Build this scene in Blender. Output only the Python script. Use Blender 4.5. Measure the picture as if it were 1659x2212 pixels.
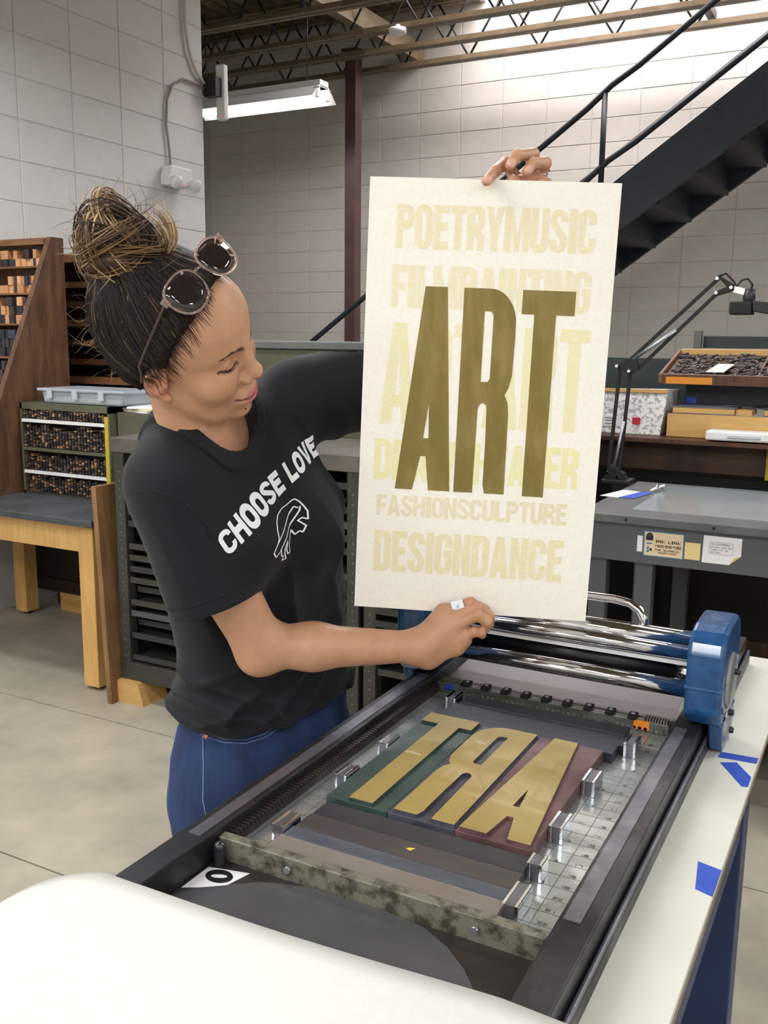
import bpy, bmesh, math, random
import numpy as np
from mathutils import Vector, Matrix

for o in list(bpy.data.objects):
    bpy.data.objects.remove(o)
scene = bpy.context.scene
COL = scene.collection
rnd = random.Random(7)

# ------------------------------------------------------------------ camera
CAMR = np.array([[0.88169363, 0.09383249, -0.46239788],
                 [0.47169824, -0.1528207, 0.86841615],
                 [0.01082168, -0.98378926, -0.17900165]])
cam_d = bpy.data.cameras.new('camera')
cam = bpy.data.objects.new('camera', cam_d)
COL.objects.link(cam)
cm = Matrix.Identity(4)
for i in range(3):
    cm[i][0] = CAMR[i, 0]
    cm[i][1] = -CAMR[i, 1]
    cm[i][2] = -CAMR[i, 2]
cm[2][3] = 1.50
cam.matrix_world = cm
cam_d.sensor_fit = 'HORIZONTAL'
cam_d.sensor_width = 36.0
cam_d.lens = 2050.0 / 1659.0 * 36.0
cam_d.clip_start = 0.02
scene.camera = cam

# ------------------------------------------------------------------ world, exposure
scene.view_settings.view_transform = 'Standard'
scene.view_settings.look = 'None'
scene.view_settings.gamma = 1.0
scene.view_settings.use_curve_mapping = False
scene.view_settings.exposure = 0.0
w = bpy.data.worlds.new('sky')
scene.world = w
w.use_nodes = True
w.node_tree.nodes['Background'].inputs[0].default_value = (0.78, 0.86, 1.0, 1)
w.node_tree.nodes['Background'].inputs[1].default_value = 1.0


def area(name, loc, sx, sy, power, col=(1, 1, 1), rot=(0, 0, 0)):
    l = bpy.data.lights.new(name, 'AREA')
    l.shape = 'RECTANGLE'
    l.size = sx
    l.size_y = sy
    l.energy = power
    l.color = col
    o = bpy.data.objects.new(name, l)
    o.location = loc
    o.rotation_euler = rot
    COL.objects.link(o)
    return o


# ------------------------------------------------------------------ colour and materials
def S(r, g, b, a=1.0):
    f = lambda c: (c / 255 / 12.92) if c / 255 <= 0.04045 else ((c / 255 + 0.055) / 1.055) ** 2.4
    return (f(r), f(g), f(b), a)


MATS = {}


def mat(name, base, rough=0.5, metal=0.0, base2=None, scale=8.0, detail=5.0, lo=0.35, hi=0.65,
        bump=0.0, bscale=60.0, stretch=(1, 1, 1), spec=0.5, coat=0.0, rvar=0.0, trans=0.0, emit=None, estr=0.0,
        attr=None, ior=1.45, alpha=1.0, sheen=0.0, sss=0.0):
    if name in MATS:
        return MATS[name]
    m = bpy.data.materials.new(name)
    m.use_nodes = True
    nt = m.node_tree
    N = nt.nodes
    L = nt.links
    b = N['Principled BSDF']
    b.inputs['Base Color'].default_value = base
    b.inputs['Roughness'].default_value = rough
    b.inputs['Metallic'].default_value = metal
    b.inputs['Specular IOR Level'].default_value = spec
    b.inputs['Coat Weight'].default_value = coat
    b.inputs['Transmission Weight'].default_value = trans
    b.inputs['IOR'].default_value = ior
    b.inputs['Alpha'].default_value = alpha
    b.inputs['Sheen Weight'].default_value = sheen
    if sss:
        b.inputs['Subsurface Weight'].default_value = sss
        b.inputs['Subsurface Radius'].default_value = (0.010, 0.004, 0.002)
        b.inputs['Subsurface Scale'].default_value = 0.6
    if emit:
        b.inputs['Emission Color'].default_value = emit
        b.inputs['Emission Strength'].default_value = estr
    tc = N.new('ShaderNodeTexCoord')
    mp = N.new('ShaderNodeMapping')
    mp.inputs['Scale'].default_value = stretch
    L.new(tc.outputs['Object'], mp.inputs[0])
    src = None
    if attr:
        at = N.new('ShaderNodeAttribute')
        at.attribute_name = attr
        src = at.outputs['Color']
        L.new(src, b.inputs['Base Color'])
    if base2 is not None:
        nz = N.new('ShaderNodeTexNoise')
        nz.inputs['Scale'].default_value = scale
        nz.inputs['Detail'].default_value = detail
        nz.inputs['Roughness'].default_value = 0.6
        L.new(mp.outputs[0], nz.inputs[0])
        mr = N.new('ShaderNodeMapRange')
        mr.inputs[1].default_value = lo
        mr.inputs[2].default_value = hi
        L.new(nz.outputs[0], mr.inputs[0])
        mx = N.new('ShaderNodeMix')
        mx.data_type = 'RGBA'
        L.new(mr.outputs[0], mx.inputs[0])
        mx.inputs[6].default_value = base
        mx.inputs[7].default_value = base2
        if src:
            mx.blend_type = 'MULTIPLY'
            L.new(src, mx.inputs[6])
        L.new(mx.outputs[2], b.inputs['Base Color'])
        if rvar:
            m2 = N.new('ShaderNodeMapRange')
            m2.inputs[1].default_value = lo
            m2.inputs[2].default_value = hi
            m2.inputs[3].default_value = rough - rvar
            m2.inputs[4].default_value = rough + rvar
            L.new(nz.outputs[0], m2.inputs[0])
            L.new(m2.outputs[0], b.inputs['Roughness'])
    if bump:
        n2 = N.new('ShaderNodeTexNoise')
        n2.inputs['Scale'].default_value = bscale
        n2.inputs['Detail'].default_value = 6
        L.new(mp.outputs[0], n2.inputs[0])
        bp = N.new('ShaderNodeBump')
        bp.inputs['Strength'].default_value = bump
        bp.inputs['Distance'].default_value = 0.004
        L.new(n2.outputs[0], bp.inputs['Height'])
        L.new(bp.outputs[0], b.inputs['Normal'])
    MATS[name] = m
    return m


# ------------------------------------------------------------------ mesh building
class MB:
    def __init__(s):
        s.v = []
        s.f = []
        s.sm = []

    def add(s, vs, fs, smooth=False):
        o = len(s.v)
        s.v += [tuple(map(float, q)) for q in vs]
        s.f += [tuple(i + o for i in f) for f in fs]
        s.sm += [smooth] * len(fs)
        return s

    def hexa(s, c):
        return s.add(c, [(0, 3, 2, 1), (4, 5, 6, 7), (0, 1, 5, 4), (1, 2, 6, 5), (2, 3, 7, 6), (3, 0, 4, 7)])

    def box(s, x0, x1, y0, y1, z0, z1):
        return s.hexa([(x0, y0, z0), (x1, y0, z0), (x1, y1, z0), (x0, y1, z0), (x0, y0, z1), (x1, y0, z1), (x1, y1, z1), (x0, y1, z1)])

    def obox(s, c, ax, ay, az, hx, hy, hz):
        c = Vector(c); ax = Vector(ax).normalized() * hx; ay = Vector(ay).normalized() * hy; az = Vector(az).normalized() * hz
        return s.hexa([c - ax - ay - az, c + ax - ay - az, c + ax + ay - az, c - ax + ay - az,
                       c - ax - ay + az, c + ax - ay + az, c + ax + ay + az, c - ax + ay + az])

    def bar(s, p0, p1, wd, ht, up=(0, 0, 1)):
        p0 = Vector(p0); p1 = Vector(p1); d = (p1 - p0).normalized()
        side = d.cross(Vector(up))
        if side.length < 1e-4:
            side = d.cross(Vector((0, 1, 0)))
        side.normalize()
        u = side.cross(d)
        return s.obox((p0 + p1) / 2, d, side, u, (p1 - p0).length / 2, wd / 2, ht / 2)

    def prism(s, poly, f, d0, d1, smooth=False):
        """poly: 2-D outline; f(u, v, d) -> 3-D"""
        n = len(poly)
        vs = [f(u, v, d0) for u, v in poly] + [f(u, v, d1) for u, v in poly]
        fs = [tuple(range(n))[::-1], tuple(range(n, 2 * n))]
        o = len(s.v)
        s.add(vs, fs)
        s.f += [tuple(o + i for i in (k, (k + 1) % n, n + (k + 1) % n, n + k)) for k in range(n)]
        s.sm += [smooth] * n
        return s

    def tube(s, pts, r, seg=10, cap=True, closed=False):
        pts = [Vector(p) for p in pts]
        n = len(pts)
        rs = r if hasattr(r, '__len__') else [r] * n
        t0 = (pts[1] - pts[0]).normalized()
        up = Vector((0, 0, 1)) if abs(t0.z) < 0.9 else Vector((1, 0, 0))
        nrm = t0.cross(up).normalized()
        vs = []
        for i in range(n):
            if closed:
                t = (pts[(i + 1) % n] - pts[i - 1]).normalized()
            else:
                t = (pts[min(i + 1, n - 1)] - pts[max(i - 1, 0)]).normalized()
            nrm = (nrm - t * nrm.dot(t)).normalized()
            bn = t.cross(nrm)
            for k in range(seg):
                a = 2 * math.pi * k / seg
                vs.append(pts[i] + (nrm * math.cos(a) + bn * math.sin(a)) * rs[i])
        fs = []
        for i in range(n if closed else n - 1):
            j = (i + 1) % n
            for k in range(seg):
                k2 = (k + 1) % seg
                fs.append((i * seg + k, i * seg + k2, j * seg + k2, j * seg + k))
        s.add(vs, fs, True)
        if cap and not closed:
            o = len(s.v) - len(vs)
            s.f.append(tuple(o + k for k in range(seg))[::-1]); s.sm.append(False)
            s.f.append(tuple(o + (n - 1) * seg + k for k in range(seg))); s.sm.append(False)
        return s

    def cyl(s, p0, p1, r, seg=24, r2=None):
        return s.tube([p0, p1], [r, r if r2 is None else r2], seg)

    def lathe(s, prof, c, axis=(0, 0, 1), seg=24):
        c = Vector(c); a = Vector(axis).normalized()
        u = a.orthogonal().normalized(); w_ = a.cross(u)
        vs = []
        for r, h in prof:
            for k in range(seg):
                t = 2 * math.pi * k / seg
                vs.append(c + a * h + (u * math.cos(t) + w_ * math.sin(t)) * r)
        fs = []
        for i in range(len(prof) - 1):
            for k in range(seg):
                k2 = (k + 1) % seg
                fs.append((i * seg + k, i * seg + k2, (i + 1) * seg + k2, (i + 1) * seg + k))
        return s.add(vs, fs, True)

    def grid(s, f, nu, nv, smooth=True):
        vs = [f(i / nu, j / nv) for j in range(nv + 1) for i in range(nu + 1)]
        fs = [(j * (nu + 1) + i, j * (nu + 1) + i + 1, (j + 1) * (nu + 1) + i + 1, (j + 1) * (nu + 1) + i) for j in range(nv) for i in range(nu)]
        return s.add(vs, fs, smooth)

    def mesh(s, name, m=None):
        me = bpy.data.meshes.new(name)
        me.from_pydata(s.v, [], s.f)
        me.polygons.foreach_set('use_smooth', s.sm)
        if m:
            me.materials.append(m)
        me.update()
        return me

    def build(s, name, m, parent=None, bev=0.0, seg=2):
        me = s.mesh(name, m)
        bm = bmesh.new(); bm.from_mesh(me); bmesh.ops.recalc_face_normals(bm, faces=bm.faces); bm.to_mesh(me); bm.free()
        return obj(name, me, parent, bev, seg)


def obj(name, me, parent=None, bev=0.0, seg=2):
    o = bpy.data.objects.new(name, me)
    COL.objects.link(o)
    if parent is not None:
        o.parent = parent
        o.matrix_parent_inverse = parent.matrix_basis.inverted()
    if bev:
        b = o.modifiers.new('bevel', 'BEVEL')
        b.width = bev; b.segments = seg; b.limit_method = 'ANGLE'; b.angle_limit = 0.7
        b.harden_normals = False
    return o


def tag(o, label=None, cat=None, group=None, kind=None):
    if label: o['label'] = label
    if cat: o['category'] = cat
    if group: o['group'] = group
    if kind: o['kind'] = kind
    return o


def thing(name, label, cat, loc=(0, 0, 0), group=None):
    o = bpy.data.objects.new(name, None)
    o.location = loc
    o.empty_display_size = 0.05
    COL.objects.link(o)
    return tag(o, label, cat, group)


def struct(o):
    o['kind'] = 'structure'
    return o


# ------------------------------------------------------------------ heavy grotesque letter shapes (own outlines)
def arc(cx, cy, rx, ry, a0, a1, n=8):
    return [(cx + rx * math.cos(math.radians(a0 + (a1 - a0) * i / n)), cy + ry * math.sin(math.radians(a0 + (a1 - a0) * i / n))) for i in range(n + 1)]


def rrect(x0, y0, x1, y1, rx, ry=None):
    ry = rx if ry is None else ry
    return arc(x1 - rx, y1 - ry, rx, ry, 0, 90) + arc(x0 + rx, y1 - ry, rx, ry, 90, 180) + arc(x0 + rx, y0 + ry, rx, ry, 180, 270) + arc(x1 - rx, y0 + ry, rx, ry, 270, 360)


def stroke(pts, t):
    L_, R_ = [], []
    n = len(pts)
    for i in range(n):
        a = pts[max(i - 1, 0)]; b = pts[min(i + 1, n - 1)]
        dx, dy = b[0] - a[0], b[1] - a[1]
        l = math.hypot(dx, dy) or 1
        nx, ny = -dy / l, dx / l
        L_.append((pts[i][0] + nx * t / 2, pts[i][1] + ny * t / 2))
        R_.append((pts[i][0] - nx * t / 2, pts[i][1] - ny * t / 2))
    return L_ + R_[::-1]


def glyph(ch, w, h, s, b):
    """list of groups, a group = [outer, holes...]; s stem, b bar thickness"""
    c = s / 2
    R = lambda x0, y0, x1, y1: [(x0, y0), (x1, y0), (x1, y1), (x0, y1)]
    ro = min(w * 0.46, h * 0.4)
    ri = max(min((w - 2 * s) * 0.49, h * 0.3), 1e-5)
    if ch == 'I':
        return [[R(0, 0, w, h)]]
    if ch == 'T':
        return [[[(0, h), (0, h - b), (w / 2 - c, h - b), (w / 2 - c, 0), (w / 2 + c, 0), (w / 2 + c, h - b), (w, h - b), (w, h)]]]
    if ch == 'L':
        return [[[(0, 0), (w, 0), (w, b), (s, b), (s, h), (0, h)]]]
    if ch == 'E':
        m = h * 0.52
        return [[[(0, 0), (w, 0), (w, b), (s, b), (s, m - b / 2), (w * .92, m - b / 2), (w * .92, m + b / 2), (s, m + b / 2), (s, h - b), (w, h - b), (w, h), (0, h)]]]
    if ch == 'F':
        m = h * 0.5
        return [[[(0, 0), (s, 0), (s, m - b / 2), (w * .92, m - b / 2), (w * .92, m + b / 2), (s, m + b / 2), (s, h - b), (w, h - b), (w, h), (0, h)]]]
    if ch == 'H':
        m = h * 0.52
        return [[[(0, 0), (s, 0), (s, m - b / 2), (w - s, m - b / 2), (w - s, 0), (w, 0), (w, h), (w - s, h), (w - s, m + b / 2), (s, m + b / 2), (s, h), (0, h)]]]
    if ch in 'O0':
        return [[rrect(0, 0, w, h, ro), rrect(s, b, w - s, h - b, ri)]]
    if ch == 'D':
        return [[[(0, 0)] + arc(w - ro, ro, ro, ro, -90, 0) + arc(w - ro, h - ro, ro, ro, 0, 90) + [(0, h)],
                 [(s, b)] + arc(w - s - ri, b + ri, ri, ri, -90, 0) + arc(w - s - ri, h - b - ri, ri, ri, 0, 90) + [(s, h - b)]]]
    if ch in 'PR':
        m = h * 0.44
        r1 = min(ro, (h - m) * .5)
        out = [(0, 0), (s, 0), (s, m)] + arc(w - r1, m + r1, r1, r1, -90, 0) + arc(w - r1, h - r1, r1, r1, 0, 90) + [(0, h)]
        hole = [(s, m + b)] + arc(w - s - ri * .8, m + b + ri * .8, ri * .8, ri * .8, -90, 0) + arc(w - s - ri * .8, h - b - ri * .8, ri * .8, ri * .8, 0, 90) + [(s, h - b)]
        g = [[out, hole]]
        if ch == 'R':
            g.append([[(w - s, 0), (w, 0), (w * .96, m * .8), (w * .8, m * 1.02), (s * .98, m * 1.04), (s * .98, m - b * .6), (w - s * 1.15, m - b * .7), (w - s, m * .6)]])
        return g
    if ch == 'U':
        return [[[(0, h), (0, ro)] + arc(ro, ro, ro, ro, 180, 270)[1:] + arc(w - ro, ro, ro, ro, 270, 360) + [(w, h), (w - s, h), (w - s, b + ri)] + arc(w - s - ri, b + ri, ri, ri, 0, -90)[1:] + arc(s + ri, b + ri, ri, ri, -90, -180) + [(s, h)]]]
    if ch in 'CG':
        t = s
        p = [(w - c, h * .66)] + arc(w - ro, h - ro, ro - c, ro - b / 2, 0, 90) + arc(ro, h - ro, ro - c, ro - b / 2, 90, 180) + arc(ro, ro, ro - c, ro - b / 2, 180, 270) + arc(w - ro, ro, ro - c, ro - b / 2, 270, 360) + [(w - c, h * .36 if ch == 'C' else h * .5)]
        g = [[stroke(p, t)]]
        if ch == 'G':
            g.append([R(w * .52, h * .42, w, h * .42 + b)])
        return g
    if ch == 'S':
        ry = h / 4 + b / 8
        p = [(w - c, h * .70)] + arc(w - ro, h - ry, ro - c, ry - b / 2, 0, 90) + arc(ro, h - ry, ro - c, ry - b / 2, 90, 200) + [(w * .5, h * .5)] + arc(w - ro, ry, ro - c, ry - b / 2, 20, -90) + arc(ro, ry, ro - c, ry - b / 2, -90, -180) + [(c, h * .31)]
        return [[stroke(p, s)]]
    if ch == 'A':
        t = s * .55
        tt = w / 2
        return [[[(0, 0), (s, 0), (s * 1.02 + (tt - t) * .16, h * .17), (w - s * 1.02 - (tt - t) * .16, h * .17), (w - s, 0), (w, 0), (tt + t, h), (tt - t, h)],
                 [(s * 1.02 + (tt - t) * .27, h * .17 + b), (tt, h * .80), (w - s * 1.02 - (tt - t) * .27, h * .17 + b)]]]
    if ch == 'V':
        return [[[(0, h), (w / 2 - s * .5, 0), (w / 2 + s * .5, 0), (w, h), (w - s, h), (w / 2, h * .3), (s, h)]]]
    if ch == 'W':
        q = w / 4
        s2 = s * .8
        return [[[(0, h), (q - s2 * .5, 0), (q + s2 * .5, 0), (2 * q, h * .6), (3 * q - s2 * .5, 0), (3 * q + s2 * .5, 0), (w, h), (w - s2, h), (3 * q, h * .34), (2 * q + s2 * .4, h), (2 * q - s2 * .4, h), (q, h * .34), (s2, h)]]]
    if ch == 'M':
        return [[[(0, 0), (s, 0), (s, h * .62), (w / 2 - s * .3, 0), (w / 2 + s * .3, 0), (w - s, h * .62), (w - s, 0), (w, 0), (w, h), (w - s * 1.1, h), (w / 2, h * .36), (s * 1.1, h), (0, h)]]]
    if ch == 'N':
        return [[[(0, 0), (s, 0), (s, h * .58), (w - s, 0), (w, 0), (w, h), (w - s, h), (w - s, h * .42), (s, h), (0, h)]]]
    if ch == 'Y':
        return [[[(0, h), (w / 2 - c, h * .4), (w / 2 - c, 0), (w / 2 + c, 0), (w / 2 + c, h * .4), (w, h), (w - s, h), (w / 2, h * .58), (s, h)]]]
    if ch == 'K':
        return [[R(0, 0, s, h)], [[(s, h * .35), (w - s, h), (w, h), (s * 1.6, h * .47), (w, 0), (w - s, 0), (s, h * .6)]]]
    if ch == '-':
        return [[R(0, h * .42, w, h * .42 + b)]]
    if ch == ':':
        return [[R(0, h * .1, s, h * .1 + b)], [R(0, h * .6, s, h * .6 + b)]]
    seg = {'1': 'bc', '2': 'abged', '3': 'abgcd', '4': 'fgbc', '5': 'afgcd', '6': 'afgcde', '7': 'abc', '8': 'abcdefg', '9': 'abcdfg'}.get(ch, '')
    q = {'a': R(0, h - b, w, h), 'g': R(0, h / 2 - b / 2, w, h / 2 + b / 2), 'd': R(0, 0, w, b), 'f': R(0, h / 2, s, h), 'b': R(w - s, h / 2, w, h), 'e': R(0, 0, s, h / 2), 'c': R(w - s, 0, w, h / 2)}
    return [[q[k]] for k in seg]


def curve_mesh(groups, depth=0.0):
    """fill 2-D outlines with holes -> (verts, faces) in the xy plane, extruded +-depth"""
    from mathutils.geometry import tessellate_polygon
    V, F = [], []
    for gi, g in enumerate(groups):
        o = len(V)
        flat = [p for c in g for p in c]
        n = len(flat)
        tris = tessellate_polygon([[Vector((x, y, 0)) for x, y in c] for c in g])
        V += [(x, y, depth if depth else (gi % 3) * 3e-5) for x, y in flat]
        F += [tuple(o + i for i in t) for t in tris]
        if depth == 0:
            continue
        V += [(x, y, -depth) for x, y in flat]
        F += [tuple(o + n + i for i in t[::-1]) for t in tris]
        k = 0
        for c in g:
            m = len(c)
            for i in range(m):
                a_, b_ = o + k + i, o + k + (i + 1) % m
                F.append((a_, a_ + n, b_ + n, b_))
            k += m
    return V, F


REL = {'I': .44, 'M': 1.4, 'W': 1.45, 'L': .85, 'E': .86, 'F': .84, 'T': .9, ' ': .45, 'A': 1.08, ':': .3, '-': .6, '1': .6}


def text_groups(txt, x0, y0, width, h, sfrac, bfrac, gap=0.06):
    """one fitted line of letters -> groups"""
    rel = [REL.get(c, 1.0) for c in txt]
    unit = width / (sum(rel) + gap * (len(txt) - 1))
    G = []
    x = x0
    for c, r in zip(txt, rel):
        wd = unit * r
        if c != ' ':
            s_ = unit * sfrac
            for g in glyph(c, wd, h, s_ if c != 'I' else wd, h * bfrac):
                G.append([[(px + x, py + y0) for px, py in cont] for cont in g])
        x += wd + unit * gap
    return G


def flat_text(name, groups, frame, m, parent, depth=0.0):
    """frame(u, v, d) -> world"""
    V, F = curve_mesh(groups, depth)
    b = MB()
    b.add([frame(x, y, z) for x, y, z in V], F)
    return b.build(name, m, parent)
# ------------------------------------------------------------------ shared materials
M_BLOCKL = mat('painted_block_left', S(214, 214, 212), 0.55, base2=S(204, 204, 203), scale=3, bump=0.12, bscale=70)
M_BLOCKF = mat('painted_block_far', S(208, 204, 196), 0.55, base2=S(198, 194, 186), scale=2.5, bump=0.12, bscale=70)
M_MORT = mat('painted_joint', S(196, 196, 194), 0.6)
M_MORTF = mat('painted_joint_far', S(192, 188, 180), 0.6)
M_FLOOR = mat('concrete', S(180, 172, 154), 0.42, base2=S(138, 131, 117), scale=3.0, detail=10, lo=0.28, hi=0.76, bump=0.08, bscale=40, rvar=0.1)
M_FJOINT = mat('concrete_joint', S(70, 66, 60), 0.8)
M_DECK = mat('deck_paint', S(128, 112, 88), 0.6, base2=S(108, 94, 74), scale=6)
M_JOIST = mat('joist_paint', S(122, 106, 82), 0.5, base2=S(102, 88, 68), scale=9)
M_DARKST = mat('dark_steel', S(34, 36, 38), 0.45, base2=S(46, 47, 48), scale=12, metal=0.2)
M_STAIR = mat('stair_paint', S(40, 47, 55), 0.5, base2=S(34, 40, 47), scale=8)
M_COLUMN = mat('column_paint', S(92, 66, 62), 0.35, base2=S(78, 56, 53), scale=5)
M_WHITEW = mat('white_paint', S(226, 225, 222), 0.6, base2=S(216, 215, 212), scale=2)
M_FIXT = mat('fixture_enamel', S(226, 226, 224), 0.35)
M_TUBE = mat('lit_tube', (1, 1, 1, 1), 0.4, emit=(1.0, 0.99, 0.97, 1), estr=14.0)
M_WPLAST = mat('white_plastic', S(226, 226, 226), 0.4)
M_CHROME = mat('chrome', (0.78, 0.78, 0.80, 1), 0.10, 1.0, base2=(0.62, 0.62, 0.65, 1), scale=14, rvar=0.05)
M_RUBBER = mat('black_rubber', S(22, 22, 24), 0.32)
M_IRON = mat('worn_iron', S(74, 74, 78), 0.38, 0.75, base2=S(52, 51, 54), scale=9, detail=8, rvar=0.12)
M_IRONHI = mat('polished_iron', S(126, 126, 134), 0.34, 0.7, base2=S(108, 108, 116), scale=18, detail=8, rvar=0.1)
M_IRONBR = mat('brown_iron', S(70, 63, 60), 0.5, 0.55, base2=S(52, 47, 46), scale=10, detail=8, rvar=0.1)
M_BEDST = mat('bed_steel', S(166, 170, 168), 0.24, 0.55, base2=S(148, 152, 150), scale=7, detail=8, rvar=0.08, stretch=(1, 3, 1))
M_BARST = mat('bar_steel', S(140, 137, 122), 0.5, 0.5, base2=S(80, 76, 65), scale=60, detail=8, lo=.45, hi=.62)
M_PLATE = mat('tympan_plate', S(112, 107, 112), 0.3, 0.55, base2=S(98, 93, 98), scale=5)
M_BLUE = mat('blue_hammer_enamel', S(36, 84, 134), 0.3, base2=S(24, 66, 112), scale=45, bump=0.25, bscale=130, coat=0.4)
M_BLUELEG = mat('blue_leg_enamel', S(20, 44, 88), 0.4, base2=S(14, 34, 72), scale=8)
M_TABLE = mat('white_laminate', S(218, 218, 206), 0.42, base2=S(206, 206, 194), scale=4, detail=8)
M_TAPE = mat('blue_tape', S(48, 84, 190), 0.55, base2=S(40, 74, 176), scale=60)
M_OTAPE = mat('orange_tape', S(232, 138, 40), 0.55)
M_PAPER = mat('cream_paper', S(246, 242, 232), 0.8, base2=S(240, 236, 226), scale=160, lo=.4, hi=.75)
M_SHEET = mat('white_sheet', S(216, 214, 208), 0.8, base2=S(211, 209, 203), scale=140, lo=.4, hi=.75)
M_GOLD = mat('gold_ink', S(160, 139, 80), 0.42, base2=S(142, 121, 64), scale=9, detail=9, coat=0.15, rvar=0.12)
M_MDF = mat('tan_wood', S(206, 166, 104), 0.5, base2=S(190, 148, 86), scale=5, stretch=(1, 1, 6))
M_BIRCH = mat('table_wood', S(216, 174, 108), 0.4, base2=S(200, 154, 88), scale=7, stretch=(4, 4, .6))
M_OAKD = mat('dark_stained_wood', S(92, 58, 38), 0.45, base2=S(62, 38, 26), scale=6, detail=8, stretch=(5, 5, .7))
M_OAKM = mat('brown_wood', S(134, 90, 56), 0.5, base2=S(104, 68, 42), scale=6, detail=8, stretch=(1, 4, 4))
M_SLATE = mat('slate_top', S(58, 62, 64), 0.4, base2=S(72, 78, 80), scale=6)
M_OLIVE = mat('olive_enamel', S(88, 89, 68), 0.45, base2=S(76, 77, 58), scale=5)
M_GREYST = mat('grey_enamel', S(98, 100, 100), 0.4, base2=S(86, 88, 88), scale=6, metal=.1)
M_CAB = mat('cabinet_paint', S(66, 66, 58), 0.45, base2=S(52, 52, 47), scale=7, metal=.1)
M_BLACK = mat('deep_black', S(16, 16, 17), 0.6)
M_ALU = mat('aluminium', S(168, 172, 176), 0.35, 0.8)
M_CLEAR = mat('clear_plastic', S(222, 230, 238), 0.25, trans=0.55, ior=1.2)
M_GREEN = mat('dark_green_paint', S(44, 56, 56), 0.5, base2=S(36, 46, 46), scale=7)

# ------------------------------------------------------------------ floor
fl = MB().box(-8.5, 4, -3.5, 8.4, -0.06, -0.004).build('floor', M_FJOINT)
struct(fl)
xs = [-8.5, -6.3, -4.6, -1.62, 1.2, 4.0]
ys = [-3.5, -0.2, 1.745, 2.628, 5.4, 8.4]
for i in range(5):
    for j in range(5):
        MB().box(xs[i] + .003, xs[i + 1] - .003, ys[j] + .003, ys[j + 1] - .003, -0.05, 0.0).build('slab', M_FLOOR, fl)


# ------------------------------------------------------------------ block walls
def block_mesh(name, w_, h_, m, j=0.0028, c=0.0022, d=0.004):
    # local: x along wall, y height, z outward; chamfered slab
    b = MB()
    a = [(j, j, 0), (w_ - j, j, 0), (w_ - j, h_ - j, 0), (j, h_ - j, 0)]
    e = [(j, j, d - c), (w_ - j, j, d - c), (w_ - j, h_ - j, d - c), (j, h_ - j, d - c)]
    t = [(j + c, j + c, d), (w_ - j - c, j + c, d), (w_ - j - c, h_ - j - c, d), (j + c, h_ - j - c, d)]
    vs = a + e + t
    fs = []
    for k in range(4):
        k2 = (k + 1) % 4
        fs.append((k, k2, 4 + k2, 4 + k))
        fs.append((4 + k, 4 + k2, 8 + k2, 8 + k))
    fs.append((8, 9, 10, 11))
    b.add(vs, fs)
    return b.mesh(name, m)


wl = struct(MB().box(-4.46, -4.26, -3.5, 5.356, 0, 4.42).build('wall_left', M_MORT))
bl = block_mesh('block', .39, .2155, M_BLOCKL)
mt = Matrix(((0, 0, 1, 0), (1, 0, 0, 0), (0, 1, 0, 0), (0, 0, 0, 1)))
for r in range(-6, 10):
    for k in range(1, 9):
        o = obj('block', bl, wl)
        mm = mt.copy()
        mm.translation = (-4.2601 + rnd.uniform(-.0008, .0008), 5.356 - k * .39, 2.205 + r * .2155)
        o.matrix_local = mm
wf = struct(MB().box(-8.5, 4, 8.212, 8.4, 0, 5.9).build('wall_far', M_MORTF))
bf = block_mesh('block', .4, .197, M_BLOCKF)
mt2 = Matrix(((1, 0, 0, 0), (0, 0, -1, 0), (0, 1, 0, 0), (0, 0, 0, 1)))
for r in range(-13, 7):
    for k in range(15):
        o = obj('block', bf, wf)
        mm = mt2.copy()
        mm.translation = (-2.844 - 9 * .4 + k * .4, 8.2121 + rnd.uniform(-.0008, .0008), 3.723 + r * .197)
        o.matrix_local = mm
struct(MB().box(4, 4.2, -3.5, 8.4, 0, 4.42).build('wall_right', M_WHITEW))
struct(MB().box(-8.5, 4.2, -3.7, -3.5, 0, 4.42).build('wall_back', M_WHITEW))
struct(MB().box(-8.7, -8.5, 5.0, 8.4, 0, 4.42).build('wall_side', M_WHITEW))
struct(MB().box(-8.5, -4.46, 4.9, 5.05, 0, 4.42).build('wall_recess', M_WHITEW))

# ------------------------------------------------------------------ roof: corrugated deck with a skylight well
SKX0, SKX1, SKY0, SKY1 = -3.42, -0.35, 6.35, 8.2
deck = bpy.data.objects.new('ceiling', None)
COL.objects.link(deck)
struct(deck)


def deck_piece(x0, x1, y0, y1):
    b = MB()
    n = max(1, int((x1 - x0) / .15))
    p = (x1 - x0) / n
    prof = []
    for i in range(n):
        a = x0 + i * p
        prof += [(a, 4.40), (a + p * .45, 4.40), (a + p * .55, 4.44), (a + p * .9, 4.44)]
    prof.append((x1, 4.40))
    vs = [(x, y0, z) for x, z in prof] + [(x, y1, z) for x, z in prof]
    m_ = len(prof)
    b.add(vs, [(i, i + 1, m_ + i + 1, m_ + i) for i in range(m_ - 1)])
    b.box(x0, x1, y0, y1, 4.46, 4.5)
    return b.build('deck_sheet', M_DECK, deck)


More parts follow.
